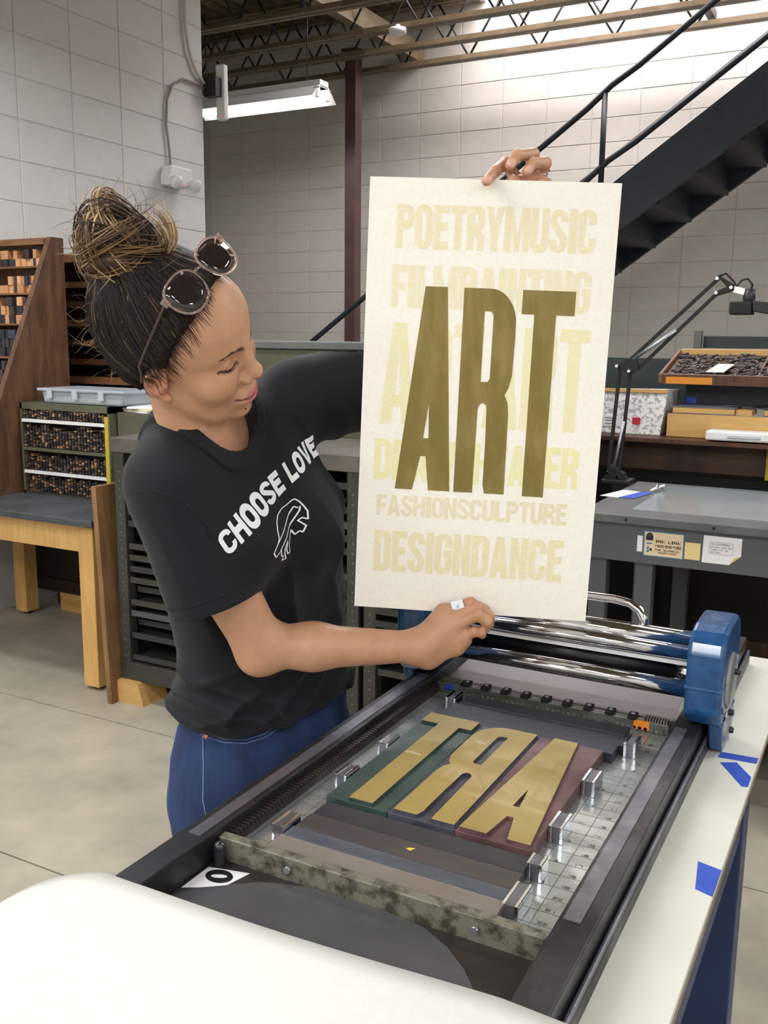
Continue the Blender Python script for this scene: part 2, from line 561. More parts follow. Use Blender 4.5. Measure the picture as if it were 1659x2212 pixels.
deck_piece(-8.5, 4, -3.5, SKY0)
deck_piece(-8.5, SKX0, SKY0, 8.4)
deck_piece(SKX1, 4, SKY0, 8.4)
well = struct(MB().box(SKX0 - .05, SKX0, SKY0, 8.2, 4.38, 5.6).box(SKX1, SKX1 + .05, SKY0, 8.2, 4.38, 5.6).box(SKX0 - .05, SKX1 + .05, SKY0 - .05, SKY0, 4.38, 5.6).build('window_1', M_WHITEW))
bars = MB()
for k in range(5):
    x = SKX0 + (SKX1 - SKX0) * k / 4
    bars.box(x - .025, x + .025, SKY0, 8.2, 5.56, 5.62)
bars.build('glazing_bar', M_WPLAST, well)
gl = mat('skylight_glass', S(240, 246, 252), 0.05, trans=1.0, ior=1.02)
for k in range(4):
    x = SKX0 + (SKX1 - SKX0) * k / 4
    MB().box(x + .03, x + (SKX1 - SKX0) / 4 - .03, SKY0, 8.2, 5.60, 5.605).build('pane', gl, well)
sk = area('skylight_daylight', ((SKX0 + SKX1) / 2, (SKY0 + SKY1) / 2, 5.5), SKX1 - SKX0 - .1, SKY1 - SKY0 - .1, 400, (1.0, 0.93, 0.95))

# bar joists along x
def joist(y, name, x0=-8.4, x1=3.9, zb=3.87, zt=4.34, vis=True):
    t = thing(name, 'x', 'joist', (0, y, zb))
    for nm, z, s_ in (('bottom_chord', zb, .032), ('top_chord', zt, .03)):
        b = MB()
        b.box(x0, x1, y - .034, y - .008, z - s_, z + s_ * .2).box(x0, x1, y + .008, y + .034, z - s_, z + s_ * .2)
        b.box(x0, x1, y - .05, y - .008, z - s_ - .004, z - s_ + .006).box(x0, x1, y + .008, y + .05, z - s_ - .004, z - s_ + .006)
        b.build(nm, M_JOIST, t)
    n = int((x1 - x0) / .62)
    pts = []
    for k in range(n):
        a = x0 + k * .62
        pts += [(a, y, zb - .01), (a + .31, y, zt)]
    b = MB()
    for k in range(len(pts) - 1):
        b.cyl(pts[k], pts[k + 1], .0095, 6)
    b.build('web_rod', M_DARKST, t)
    return t


JL = {6.33: 'tan steel bar joist highest in the picture, above the fluorescent lamp',
      6.94: 'tan steel bar joist, second down from the top edge',
      7.42: 'steel bar joist passing the top of the brown column, third down',
      7.90: 'lowest steel bar joist, closest to the far block wall'}
for y, lab in JL.items():
    t = joist(y, 'roof_joist')
    tag(t, lab, 'joist', 'bar joists under the roof deck')
brg = MB().bar((-4.05, 5.3, 4.02), (-4.05, 8.2, 4.02), .09, .16).build('roof_girder', M_JOIST)
tag(brg, 'tan beam crossing over the joists beside the brown column', 'beam')
brg2 = MB().bar((-1.52, 5.6, 4.0), (-1.52, 8.2, 4.0), .06, .06).build('bridging_angle', M_DARKST)
tag(brg2, 'dark steel bridging bar crossing the joists under the skylight', 'beam')
cl = thing('steel_column', 'slim brown painted steel column standing in front of the far wall', 'column', (-4.45, 7.7, 0))
MB().box(-4.505, -4.395, 7.645, 7.755, 0, 3.98).build('shaft', M_COLUMN, cl, .006)
MB().box(-4.53, -4.37, 7.62, 7.78, 3.965, 3.985).build('cap_plate', M_COLUMN, cl)
MB().box(-4.6, -4.3, 7.55, 7.85, 0, .02).build('base_plate', M_COLUMN, cl)
sd = thing('ceiling_detector', 'small round white detector under the joists near the column', 'detector', (-3.6, 6.9, 3.78))
MB().lathe([(0, 0), (.05, .0), (.07, .015), (.075, .04), (0, .04)], (-3.6, 6.9, 3.79), seg=20).build('body', M_WPLAST, sd)
MB().cyl((-3.6, 6.9, 3.83), (-3.6, 6.9, 3.86), .02, 8).build('mount', M_WPLAST, sd)


# ------------------------------------------------------------------ fluorescent lamps
def lamp(x0, x1, y, z, label, power, glow=True):
    t = thing('fluorescent_lamp', label, 'lamp', ((x0 + x1) / 2, y, z), 'strip lamps hung from the joists')
    prof = [(-.17, -.01), (-.165, -.012), (-.06, .075), (.06, .075), (.165, -.012), (.17, -.01), (.065, .085), (-.065, .085)]
    f = lambda u, v, d: (d, y + u, z + v)
    MB().prism(prof, f, x0, x1).build('reflector', M_FIXT, t)
    MB().box(x0, x1, y - .06, y + .06, z + .075, z + .125).build('ballast_housing', M_FIXT, t, .004)
    for s_ in (-.075, .075):
        tb = MB().cyl((x0 + .03, y + s_, z + .018), (x1 - .03, y + s_, z + .018), .019, 12).build('tube', M_TUBE, t)
        
        for xs0, xs1 in ((x0, x0 + .03), (x1 - .03, x1)):
            MB().box(xs0, xs1, y + s_ - .018, y + s_ + .018, z - .004, z + .07).build('socket', M_WPLAST, t)
    for xx in (x0 + .15, x1 - .15):
        MB().cyl((xx, y, z + .12), (xx, y, 4.0), .005, 6).build('hanger', M_DARKST, t)
    a = area('strip_light', ((x0 + x1) / 2, y, z - .012), x1 - x0 - .06, .26, power, (0.98, 0.99, 1.0))
    a.parent = t
    a.matrix_parent_inverse = t.matrix_basis.inverted()
    return t


lamp(-5.2, -3.95, 6.4, 3.26, 'lit fluorescent strip lamp beyond the end of the grey block wall', 14)
FILL_LP = [(-3.3, -.6), (-3.2, 2.2), (-1.3, -2.5), (-1.9, .1), (-1.5, 3.1), (.6, -1.5), (1.3, 2.4), (2.6, .2), (-2.6, -2.0), (2.4, -2.4), (1.5, 5.2)]  # unseen strips added as fill; the last brightens the wall under the stair
for k, (x, y) in enumerate(FILL_LP):
    lamp(x - .61, x + .61, y, 3.12, 'added fluorescent strip lamp for fill light, unseen outside the picture', 34)

# ------------------------------------------------------------------ things on the left wall
em = thing('emergency_light', 'white two-headed emergency light on the grey block wall', 'light', (-4.25, 5.01, 2.47))
def prm(b, poly, x0, x1):
    return b.prism(poly, lambda u, v, d: (d, u, v), x0, x1)
prm(MB(), [(4.90, 2.45), (5.10, 2.45), (5.135, 2.50), (5.12, 2.575), (4.92, 2.575), (4.895, 2.50)], -4.25, -4.17).build('housing', M_WPLAST, em, .01)
for yy in (4.925, 5.115):
    MB().lathe([(0, .04), (.03, .04), (.042, .03), (.04, 0), (.02, -.03), (0, -.03)], (-4.155, yy, 2.475), (1, -.1, -.45), 18).build('lamp_head', M_WPLAST, em)
MB().lathe([(0, 0), (.004, 0), (.003, .003), (0, .004)], (-4.17, 5.03, 2.468), (1, 0, 0), 8).build('indicator', mat('red_led', S(220, 70, 70), .4, emit=S(255, 60, 60), estr=1.2), em)
cb = MB()
prof = [(4.99, 2.575), (4.985, 2.68), (4.96, 2.83), (4.975, 2.98), (5.03, 3.08), (5.14, 3.14), (5.28, 3.14), (5.345, 3.13)]
tag(MB().tube([(-4.24, y, z) for y, z in prof], .0085, 8).build('conduit_cable', mat('grey_conduit', S(150, 146, 136), .5)), 'grey cable curving down the block wall to the emergency light', 'cable')
prof = [(5.17, 4.35), (5.165, 3.7), (5.17, 3.45), (5.20, 3.32), (5.26, 3.22), (5.345, 3.16)]
tag(MB().tube([(-4.236, y, z) for y, z in prof], .0125, 8).build('conduit_cable', mat('pale_conduit', S(206, 202, 194), .5)), 'thick pale conduit running down from the roof by the wall end', 'cable')
ex = thing('exit_sign', 'white sign box edge on at the end of the grey wall', 'sign', (-4.19, 5.42, 3.0))
MB().box(-4.25, -4.15, 5.357, 5.42, 3.08, 3.20).build('bracket', M_DARKST, ex)
MB().box(-4.20, -4.13, 5.42, 5.47, 2.94, 3.29).build('box', M_WPLAST, ex, .01)
MB().lathe([(0, 0), (.006, 0), (.004, .003), (0, .004)], (-4.15, 5.419, 2.965), (0, -1, 0), 8).build('indicator', MATS['red_led'], ex)

# ------------------------------------------------------------------ steel stair by the far wall
st = thing('steel_stair', 'dark blue-grey steel staircase rising along the far block wall', 'stair', (-2.5, 7.5, 0))
SL = (3.288 - 2.604) / (1.875 - .916)


def zs(x):
    return 2.604 + (x + 1.875) * SL


for y0 in (6.9, 8.06):
    MB().prism([(-5.5, 0), (-5.0, 0), (.1, zs(.1) - .36), (.1, zs(.1)), (-5.5, .02)], lambda u, v, d: (u, d, v), y0, y0 + .05).build('stringer', M_STAIR, st)
k = 0
x = -5.3
rise = .19
run = rise / SL
while x < .1:
    z = zs(x) - .16
    if z > .05:
        MB().box(x, x + run + .02, 6.95, 8.06, z - .03, z).build('tread', M_STAIR, st)
        MB().box(x + run - .005, x + run + .01, 6.95, 8.06, z, z + rise - .03).build('riser', M_STAIR, st)
    x += run
for dz, nm in ((.70, 'handrail'), (.20, 'mid_rail')):
    pts = []
    for xx in (-5.3, -4.308, -2.1, -1.93, -1.75, -1.0, .1):
        ex_ = .0 if xx < -2 else (.02 if xx < -1.8 else 0)
        pts.append((xx, 6.925, zs(xx) + dz - .03 + ex_))
    MB().tube(pts, .021, 10).build(nm, M_STAIR, st)
pts = [(xx, 7.04, zs(xx) + .23) for xx in (-2.5, -2.0, -1.8, -1.0, .1)]
MB().tube(pts, .016, 8).build('wall_rail', M_STAIR, st)
for xx in (-4.9, -3.4, -1.975, -.45):
    MB().cyl((xx, 6.925, zs(xx) - .05), (xx, 6.925, zs(xx) + .67), .02, 10).build('baluster_post', M_STAIR, st)
# ================================================================== left side furniture
tb = thing('work_table', 'light wooden work table with a dark slate top at the left', 'table', (-3.4, 3.2, 0))
MB().box(-4.2, -2.84, 2.79, 3.62, .725, .757).build('table_top', M_SLATE, tb, .006)
MB().box(-4.12, -2.92, 2.86, 2.885, .60, .725).build('apron', M_BIRCH, tb)
MB().box(-2.935, -2.91, 2.90, 3.56, .60, .725).build('apron', M_BIRCH, tb)
MB().box(-4.12, -2.92, 3.53, 3.555, .60, .725).build('apron', M_BIRCH, tb)
for x in (-4.14, -2.97):
    for y in (2.84, 3.49):
        l = MB().box(x, x + .085, y, y + .085, .015, .725).build('leg', M_BIRCH, tb, .003)
        MB().cyl((x + .042, y + .042, 0), (x + .042, y + .042, .016), .022, 12).build('foot_pad', M_RUBBER, l)

# slanted wooden rack of wood type
rk = thing('slanted_type_rack', 'brown wooden rack with slanted front, packed with wood type', 'rack', (-3.9, 3.25, .757))
RX = -3.66


def fy(z):
    return 2.86 + (3.42 - 2.86) * (z - .76) / (1.97 - .76)


for x in (RX - .03, -4.2):
    MB().prism([(2.86, .757), (3.5, .757), (3.5, 1.97), (3.42, 1.97)], lambda u, v, d: (d, u, v), x, x + .03).build('side_panel', M_OAKM if x < -4 else mat('worn_side_wood', S(106, 74, 52), .5, base2=S(70, 47, 33), scale=7, detail=9, stretch=(4, 4, .6)), rk, .002)
MB().box(-4.17, RX - .03, 3.47, 3.495, .757, 1.95).build('back_board', M_OAKD, rk)
MB().box(-4.17, RX - .03, 3.40, 3.5, 1.935, 1.965).build('top_rail', M_OAKM, rk)
ROWS = [.80, .945, 1.10, 1.255, 1.40, 1.555, 1.70, 1.83]
for z in ROWS:
    y0 = fy(z)
    MB().box(-4.17, RX - .03, y0, 3.47, z - .008, z).build('shelf', M_OAKM, rk)
wcols = [mat('type_wood_%d' % i, c, .5, base2=tuple(x * .75 for x in c[:3]) + (1,), scale=30) for i, c in enumerate([S(46, 44, 50), S(60, 54, 56), S(36, 40, 46), S(196, 142, 98), S(212, 160, 112), S(72, 56, 50), S(54, 62, 72)])]
tbm = {}
for ri, z in enumerate(ROWS):
    if z < 1.0:
        continue
    y0 = fy(z + .05) + .03
    hh = (ROWS[ri + 1] if ri + 1 < len(ROWS) else 1.93) - z - .012
    nl = 3 if hh > .12 else 2
    x = RX - .045
    while x > -4.0:
        wd = rnd.choice([.022, .028, .034])
        for lv in range(nl):
            bh = rnd.choice([.034, .04]) if nl == 3 else .042
            if lv == nl - 1 and rnd.random() < .35:
                continue
            key = (wd, lv)
            ci = rnd.choice([0, 1, 2, 5, 6, 0, 2]) if z < 1.5 else rnd.choice([0, 3, 4, 1, 3, 4, 5])
            b = MB().box(x - wd + .001, x, y0 + rnd.uniform(0, .02), min(y0 + .09, 3.466), z + lv * .0425, z + lv * .0425 + .0415).build('wood_type_piece', wcols[ci])
            tag(b, 'small wooden type block stacked in the slanted brown rack', 'type block', 'wood type in the slanted rack')
        x -= wd + .001
for y, z in ((2.955, 1.165), (2.93, 1.04)):
    lb = MB()
    lb.box(RX + .0002, RX + .0012, y + .02, y + .09, z - .02, z + .025)
    lb.build('paper_label', mat('old_label', S(214, 206, 180), .7), rk)

# dark rack behind
dr = thing('slotted_case_rack', 'tall dark brown rack with empty slots behind the woman', 'rack', (-3.75, 3.85, 0))
MB().box(-4.1, -4.06, 3.75, 4.3, 0, 1.92).build('side', M_OAKD, dr)
MB().box(-3.36, -3.32, 3.75, 4.3, 0, 1.92).build('side', M_OAKD, dr)
MB().box(-4.06, -3.36, 4.26, 4.3, 0, 1.9).build('back', M_BLACK, dr)
MB().box(-4.1, -3.32, 3.74, 4.3, 1.88, 1.925).build('top_board', M_MDF if False else M_OAKM, dr)
for i in range(9):
    z = .95 + i * .1
    MB().box(-4.06, -3.36, 3.76, 4.2, z, z + (.03 if i % 3 else .036)).build('slot_rail', M_OAKM if i % 3 == 0 else M_OAKD, dr)

# metal case of small type
ca = thing('small_type_case', 'olive metal case with rows of tiny type and two white dividers', 'case', (-3.35, 3.2, .757))
cx0, cx1, cy0, cz0, cz1 = -3.64, -3.075, 3.16, .757, 1.19
b = MB().box(cx0, cx0 + .012, cy0, cy0 + .3, cz0, cz1).build('side', M_OLIVE, ca)
b = MB().box(cx1 - .012, cx1, cy0, cy0 + .3, cz0, cz1).build('side', M_OLIVE, ca)
MB().box(cx0, cx1, cy0, cy0 + .3, cz1 - .03, cz1).build('top', M_OLIVE, ca)
MB().box(cx0, cx1, cy0, cy0 + .3, cz0, cz0 + .012).build('bottom', M_CAB, ca)
MB().box(cx0, cx1, cy0 + .06, cy0 + .3, cz0, cz1 - .01).build('back', M_BLACK, ca)
MB().box(cx1 - .03, cx1 - .008, cy0 - .002, cy0, cz0 + .05, cz1 - .045).build('yellow_strip', mat('yellow_paint', S(186, 160, 40), .5), ca)
for z in (.862, 1.105):
    pb = MB().box(cx0 + .012, cx1 - .03, cy0 - .004, cy0 + .02, z - .006, z + .006)
    for k in range(30):
        xx = cx0 + .02 + k * .0172
        pb.box(xx, xx + .009, cy0 - .006, cy0 + .0, z + .004, z + .010)
    pb.build('white_divider', M_WPLAST, ca)
MB().box(cx0 + .012, cx1 - .03, cy0 - .003, cy0 + .03, .965, .98).build('divider', M_OLIVE, ca)
bands = [(.772, .852), (.874, .955), (.985, 1.093), (1.118, 1.165)]
tw = {c: MB() for c in range(4)}
for z0, z1 in bands:
    for k in range(27):
        x0 = cx0 + .018 + k * .0192
        top = z1 - rnd.uniform(0, .35) * (z1 - z0)
        z = z0
        while z < top:
            h_ = rnd.uniform(.005, .010)
            c = rnd.choice([0, 0, 0, 1, 1, 2, 3]) if rnd.random() < .75 else 0
            tw[c].box(x0, x0 + .0125, cy0 + rnd.uniform(.0, .004), cy0 + .05, z, min(z + h_ - .001, z1))
            z += h_
for c, cc in enumerate([S(40, 36, 36), S(86, 72, 66), S(176, 138, 98), S(120, 90, 66)]):
    o = tw[c].build('type_sorts', mat('sorts_%d' % c, cc, .55, base2=tuple(q * .6 for q in cc[:3]) + (1,), scale=60), ca)
    o['kind'] = 'stuff'
tr = thing('plastic_tray', 'shallow clear plastic lidded tray on the type case', 'tray', (-3.3, 3.3, 1.19))
MB().prism([(-.24, 0), (.24, 0), (.255, .055), (-.255, .055)], lambda u, v, d: (-3.27 + u, d, 1.191 + v), 3.19, 3.42).build('tub', M_CLEAR, tr, .01)
MB().box(-3.54, -3.0, 3.175, 3.435, 1.246, 1.26).build('lid', M_CLEAR, tr, .005)
for k in range(3):
    MB().box(-3.47 + k * .16, -3.44 + k * .16, 3.17, 3.176, 1.215, 1.258).build('clip', M_CLEAR, tr)

# leaning board between table and cabinet
ln = MB().hexa([(-2.76, 2.76, 0), (-2.735, 2.76, 0), (-2.735, 3.2, 0), (-2.76, 3.2, 0), (-2.84, 2.80, .90), (-2.815, 2.80, .90), (-2.815, 3.2, .90), (-2.84, 3.2, .90)]).build('leaning_board', mat('worn_board', S(150, 112, 74), .6, base2=S(112, 80, 52), scale=6, detail=8, stretch=(3, 3, .6)), None)
tag(ln, 'worn wooden board leaning upright between table and drawer cabinet', 'board')

# ================================================================== galley cabinets behind the woman
def cabinet(name, x0, x1, y0, y1, zt, label, n, seedtop=M_CAB, open_frac=.25, skip=0):
    t = thing(name, label, 'cabinet', ((x0 + x1) / 2, (y0 + y1) / 2, 0))
    for x in (x0, x1 - .05):
        p = MB().box(x, x + .05, y0, y0 + .05, .10, zt - .05).build('corner_post', M_CAB, t, .003)
        hb = MB()
        for k in range(int((zt - .25) / .035)):
            hb.cyl((x + .025, y0 - .0006, .16 + k * .035), (x + .025, y0 + .002, .16 + k * .035), .0045, 6)
        h = hb.build('bolt_holes', M_ALU if False else mat('hole_rim', S(104, 104, 96), .4, .4), p)
        h['kind'] = 'stuff'
        MB().box(x, x + .05, y1 - .05, y1, .10, zt - .05).build('corner_post', M_CAB, t)
    MB().box(x0, x0 + .012, y0 + .05, y1, .12, zt - .05).build('side_panel', M_CAB, t)
    MB().box(x1 - .012, x1, y0 + .05, y1, .12, zt - .05).build('side_panel', M_CAB, t)
    MB().box(x0, x1, y1 - .01, y1, .1, zt - .05).build('back_panel', M_BLACK, t)
    MB().box(x0, x1, y0 - .004, y1, .095, .17).build('base_rail', M_CAB, t, .003)
    MB().box(x0 - .005, x1 + .005, y0 - .012, y1, zt - .06, zt).build('top', seedtop, t, .004)
    dz = (zt - .26) / n
    for k in range(n):
        z = .185 + k * dz
        if rnd.random() < open_frac or k < skip:
            continue
        pull = rnd.choice([0, 0, 0, .03, -.04])
        d = MB().box(x0 + .055, x1 - .055, y0 + .012 - pull, y1 - .05, z, z + .006).box(x0 + .055, x1 - .055, y0 + .01 - pull, y0 + .014 - pull, z - .004, z + .02).build('galley_tray', rnd.choice([mat('tray_grey', S(84, 86, 86), .4, .3), M_CAB, mat('tray_dark', S(52, 53, 53), .45, .2), M_CAB]), t)
    return t


c1 = cabinet('galley_cabinet', -2.74, -1.605, 2.83, 3.30, 1.105, 'dark steel cabinet of flat galley trays behind the woman', 18, mat('scuffed_top', S(108, 100, 92), .5, base2=S(78, 74, 70), scale=5))
c2 = cabinet('galley_cabinet', -1.585, -1.0, 2.83, 3.30, 1.105, 'dark galley cabinet half hidden behind poster and blue press', 18, MATS['scuffed_top'], .4, 3)
for x in (-2.74, -1.70):
    w_ = MB().prism([(0, 0), (.14, 0), (.11, .095), (0, .095)], lambda u, v, d: (x + u, d, v), 2.80, 2.95).build('wood_block', M_MDF)
    tag(w_, 'tan wood block under the left corner of the galley cabinet' if x < -2 else 'tan wood block under the right corner of the galley cabinet', 'block')
w_ = MB().box(-3.98, -3.80, 3.66, 3.78, 0, .10).build('wood_block', M_MDF)
tag(w_, 'tan wood block on the floor under the slate table', 'block')
bx = MB().box(-1.28, -1.12, 2.85, 3.0, .17, .30).build('paper_ream', M_WPLAST)
tag(bx, 'white paper bundle on the lowest cabinet shelf left of the press', 'paper')
dk = thing('low_dark_cabinet', 'low dark brown cabinet under and behind the slate table', 'cabinet', (-3.5, 3.9, 0))
MB().box(-4.18, -2.85, 3.68, 3.74, .10, .7).build('front', mat('very_dark_wood', S(42, 28, 24), .5, base2=S(34, 24, 20), scale=4), dk)
MB().box(-4.18, -2.85, 3.66, 3.72, .10, .17).build('plinth_rail', MATS['very_dark_wood'], dk)

# olive cabinet and papers
ol = thing('olive_cabinet', 'olive green steel cabinet with grey top behind the woman', 'cabinet', (-2, 3.7, 0))
MB().box(-2.78, -1.2, 3.45, 4.05, 0, 1.455).build('body', M_OLIVE, ol, .004)
MB().box(-2.80, -1.18, 3.43, 4.07, 1.455, 1.488).build('top', M_GREYST, ol, .004)
MB().lathe([(0, 0), (.012, 0), (.010, .006), (0, .006)], (-2.08, 3.45, 1.40), (0, -1, 0), 10).build('lock', M_BLACK, ol)
ol2 = MB().box(-3.065, -2.86, 3.2, 3.55, .758, 1.165).build('olive_file_box', M_OLIVE)
tag(ol2, 'small olive metal box standing on the slate table beside the type case', 'box')
for k in range(5):
    a = rnd.uniform(-.3, .3)
    z = 1.106 + k * .009 if k < 2 else 1.166 + (k - 2) * .009
    cx_ = -2.60 if k < 2 else -2.95
    cy_ = 3.12 if k < 2 else 3.36
    s_ = MB().obox((cx_, cy_, z + .004), (math.cos(a), math.sin(a), 0), (-math.sin(a), math.cos(a), 0), (0, 0, 1), .1, .14, .004).build('paper_pad', M_WPLAST if k != 3 else mat('cream_pad', S(220, 204, 160), .7))
    tag(s_, ['lower white paper pad on the galley cabinet corner', 'upper white paper pad on the galley cabinet corner', 'lowest white pad on the olive metal box', 'cream pad between white pads on the olive box', 'top white pad on the olive metal box'][k], 'paper')

# ================================================================== right background
sn = thing('light_table', 'grey steel light table with a pale glass top behind the press', 'table', (-.3, 3.4, 0))
X0, X1, Y0, Y1 = -.87, 1.05, 3.0, 3.78
MB().box(X0, X1, Y0, Y1, .925, .955).build('table_top', M_GREYST, sn, .004)
MB().box(X0 + .14, X1 - .14, Y0 + .11, Y1 - .07, .955, .957).build('glass_panel', mat('frosted_glass', S(138, 146, 150), .18, base2=S(126, 134, 138), scale=3), sn)
MB().box(X0 + .02, X1 - .02, Y0 + .02, Y0 + .04, .80, .922).build('front_apron', mat('apron_grey', S(84, 87, 88), .45), sn)
MB().box(X0 + .02, X0 + .04, Y0 + .04, Y1 - .02, .80, .922).build('side_apron', MATS['apron_grey'], sn)
for x in (X0 + .03, -.69, X1 - .09):
    for y in (Y0 + .04, Y1 - .1):
        MB().box(x, x + .055, y, y + .05, 0, .82).build('leg', MATS['apron_grey'], sn)
MB().box(X0 + .04, X1 - .04, Y0 + .08, Y1 - .03, .27, .30).build('lower_shelf', M_OAKM, sn)
for x, z in ((-.72, .94), (-.45, .94)):
    MB().cyl((x, Y0 - .002, z), (x, Y0 + .002, z), .005, 8).build('screw', M_BLACK, sn)
bk = thing('under_table_cabinet', 'black cabinet standing under and behind the light table', 'cabinet', (-.3, 3.7, 0))
MB().box(-.98, 1.4, 3.82, 3.88, 0, .93).build('front', M_BLACK, bk)
MB().box(-.98, 1.4, 3.80, 3.83, .30, .36).build('rail', M_OAKD, bk)


def onfront(x, z, lift=0.0008):
    return lambda u, v, d: (x + u, Y0 + .02 - lift - d, z + v)


def sticker(x0, x1, z0, z1, m, name, parent, t=.0006):
    return MB().box(x0, x1, Y0 + .0195 - t, Y0 + .0195, z0, z1).build(name, m, parent)


M_STK = mat('tan_sticker', S(218, 196, 160), .6)
M_STK2 = mat('yellow_sticker', S(226, 200, 140), .6)
M_INK = mat('sticker_ink', S(52, 46, 42), .6)
M_INKB = mat('sticker_blue', S(60, 120, 160), .6)
s1 = thing('ink_sticker', 'tan sticker with blue edge reading INK LINK on the grey apron', 'sticker', (-.6, Y0 + .0195, .83))
sticker(-.664, -.538, .826, .908, M_INKB, 'blue_border', s1, .0005)
sticker(-.661, -.541, .829, .905, M_STK, 'face', s1, .0009)
fr = onfront(0, 0, .0015)
flat_text('printed_text', text_groups('INK LINK', -.625, .872, .078, .010, .26, .24, .2), fr, M_INK, s1)
flat_text('printed_text', text_groups('1-800-645-4182', -.628, .857, .082, .010, .3, .22, .15), fr, M_INK, s1)
flat_text('printed_text', text_groups('FOR TECHNICAL', -.626, .846, .076, .0065, .24, .24, .15), fr, M_INK, s1)
flat_text('printed_text', text_groups('ASSISTANCE', -.617, .838, .058, .0055, .24, .24, .15), fr, M_INK, s1)
MB().lathe([(0, 0), (.011, 0), (.011, .0004), (0, .0004)], (-.645, Y0 + .0182, .892), (0, -1, 0), 18).build('round_mark', M_INK, s1)
MB().box(-.657, -.634, Y0 + .0179, Y0 + .0184, .878, .890).build('can_mark', M_INK, s1)
MB().box(-.654, -.637, Y0 + .0179, Y0 + .0184, .866, .870).build('blue_mark', M_INKB, s1)
for k in range(3):
    a = k * 2.1
    MB().prism([(-.005, -.003), (.005, -.003), (.002, .005), (-.002, .005)], lambda u, v, d: (-.646 + .006 * math.cos(a) + u, Y0 + .0186 - d, .848 + .006 * math.sin(a) + v), 0, .0006).build('triangle_mark', M_INKB if k else M_INK, s1)
s2 = tag(sticker(-.535, -.488, .830, .884, M_STK2, 'plain_sticker', None), 'blank yellow sticker between the two printed ones on the apron', 'sticker')
s4 = tag(sticker(-.684, -.667, .838, .890, M_WPLAST, 'plain_sticker', None), 'narrow white sticker left of the tan printed one', 'sticker')
s3 = thing('caution_label', 'white CAUTION label with peeling yellow corner on the grey apron', 'sticker', (-.42, Y0 + .0195, .83))
MB().prism([(-.482, .826), (-.400, .826), (-.367, .856), (-.367, .912), (-.480, .912)], lambda u, v, d: (u, Y0 + .0195 - d, v), 0, .0008).build('face', M_WPLAST, s3)
MB().prism([(-.400, .826), (-.367, .856), (-.385, .850)], lambda u, v, d: (u, Y0 + .0185 - d, v), 0, .0008).build('peeled_corner', mat('peel', S(206, 176, 104), .6), s3)
fb = MB()
for q in ((-.462, -.392, .893, .8938), (-.462, -.392, .856, .8568), (-.462, -.4612, .856, .893), (-.3928, -.392, .856, .893)):
    fb.box(q[0], q[1], Y0 + .0182, Y0 + .0187, q[2], q[3])
fb.build('printed_frame', mat('grey_print', S(120, 120, 120), .6), s3)
flat_text('printed_text', text_groups('CAUTION:', -.456, .884, .056, .0065, .24, .22, .2), fr, MATS['grey_print'], s3)
flat_text('printed_text', text_groups('DO NOT USE ON', -.459, .875, .062, .005, .22, .22, .2), fr, MATS['grey_print'], s3)
flat_text('printed_text', text_groups('THIS TABLE', -.457, .867, .052, .005, .22, .22, .2), fr, MATS['grey_print'], s3)
flat_text('printed_text', text_groups('IS NOT', -.457, .859, .03, .005, .22, .22, .2), fr, MATS['grey_print'], s3)

ps = thing('paper_slip', 'white paper slip held by blue tape on the light table', 'paper', (-.84, 3.4, .955))
MB().hexa([(-.90, 3.34, .9552), (-.83, 3.33, .9552), (-.79, 3.50, .9552), (-.86, 3.52, .9552), (-.90, 3.34, .9562), (-.83, 3.33, .9562), (-.79, 3.50, .9562), (-.86, 3.52, .9562)]).build('slip', M_WPLAST, ps)
MB().hexa([(-.83, 3.33, .9564), (-.775, 3.34, .9564), (-.745, 3.50, .9564), (-.79, 3.50, .9564), (-.83, 3.33, .957), (-.775, 3.34, .957), (-.745, 3.50, .957), (-.79, 3.50, .957)]).build('tape', M_TAPE, ps)
MB().tube([(-.76, 3.52, .96), (-.74, 3.55, .972), (-.735, 3.53, .985), (-.75, 3.56, .965), (-.72, 3.56, .978), (-.73, 3.58, .962)], .005, 6).build('crumpled_tape', M_WPLAST, ps)

# desk lamp arm with camera head
lm = thing('swing_arm_lamp', 'black swing-arm lamp with spring struts clamped on the light table', 'lamp', (-.94, 3.67, .957))
MB().box(-.975, -.865, 3.62, 3.72, .957, .975).build('base', M_BLACK, lm, .004)
A1, A2 = (-.955, 3.66, 1.0), (-.955, 3.66, 1.405)
B1, B2 = (-.905, 3.66, .985), (-.90, 3.66, 1.39)
MB().prism([(-.97, .975), (-.88, .975), (-.895, 1.0), (-.95, 1.03)], lambda u, v, d: (u, d, v), 3.64, 3.68).build('knuckle', M_BLACK, lm)
MB().bar((-.957, 3.66, 1.0), (-.933, 3.66, 1.41), .012, .012, (0, 1, 0)).build('lower_arm', M_BLACK, lm)
MB().bar((-.915, 3.66, .985), (-.893, 3.66, 1.395), .012, .012, (0, 1, 0)).build('lower_arm', M_BLACK, lm)
MB().cyl((-.935, 3.65, 1.01), (-.905, 3.65, 1.20), .006, 8).build('spring', M_ALU, lm)
MB().prism([(-.945, 1.41), (-.895, 1.375), (-.86, 1.40), (-.875, 1.45)], lambda u, v, d: (u, d, v), 3.645, 3.675).build('elbow_plate', M_BLACK, lm)
MB().bar((-.905, 3.66, 1.425), (-.597, 3.66, 1.727), .012, .012, (0, 1, 0)).build('upper_arm', M_BLACK, lm)
MB().bar((-.865, 3.66, 1.400), (-.597, 3.66, 1.676), .012, .012, (0, 1, 0)).build('upper_arm', M_BLACK, lm)
MB().cyl((-.885, 3.65, 1.435), (-.73, 3.65, 1.545), .007, 8).build('spring', M_ALU, lm)
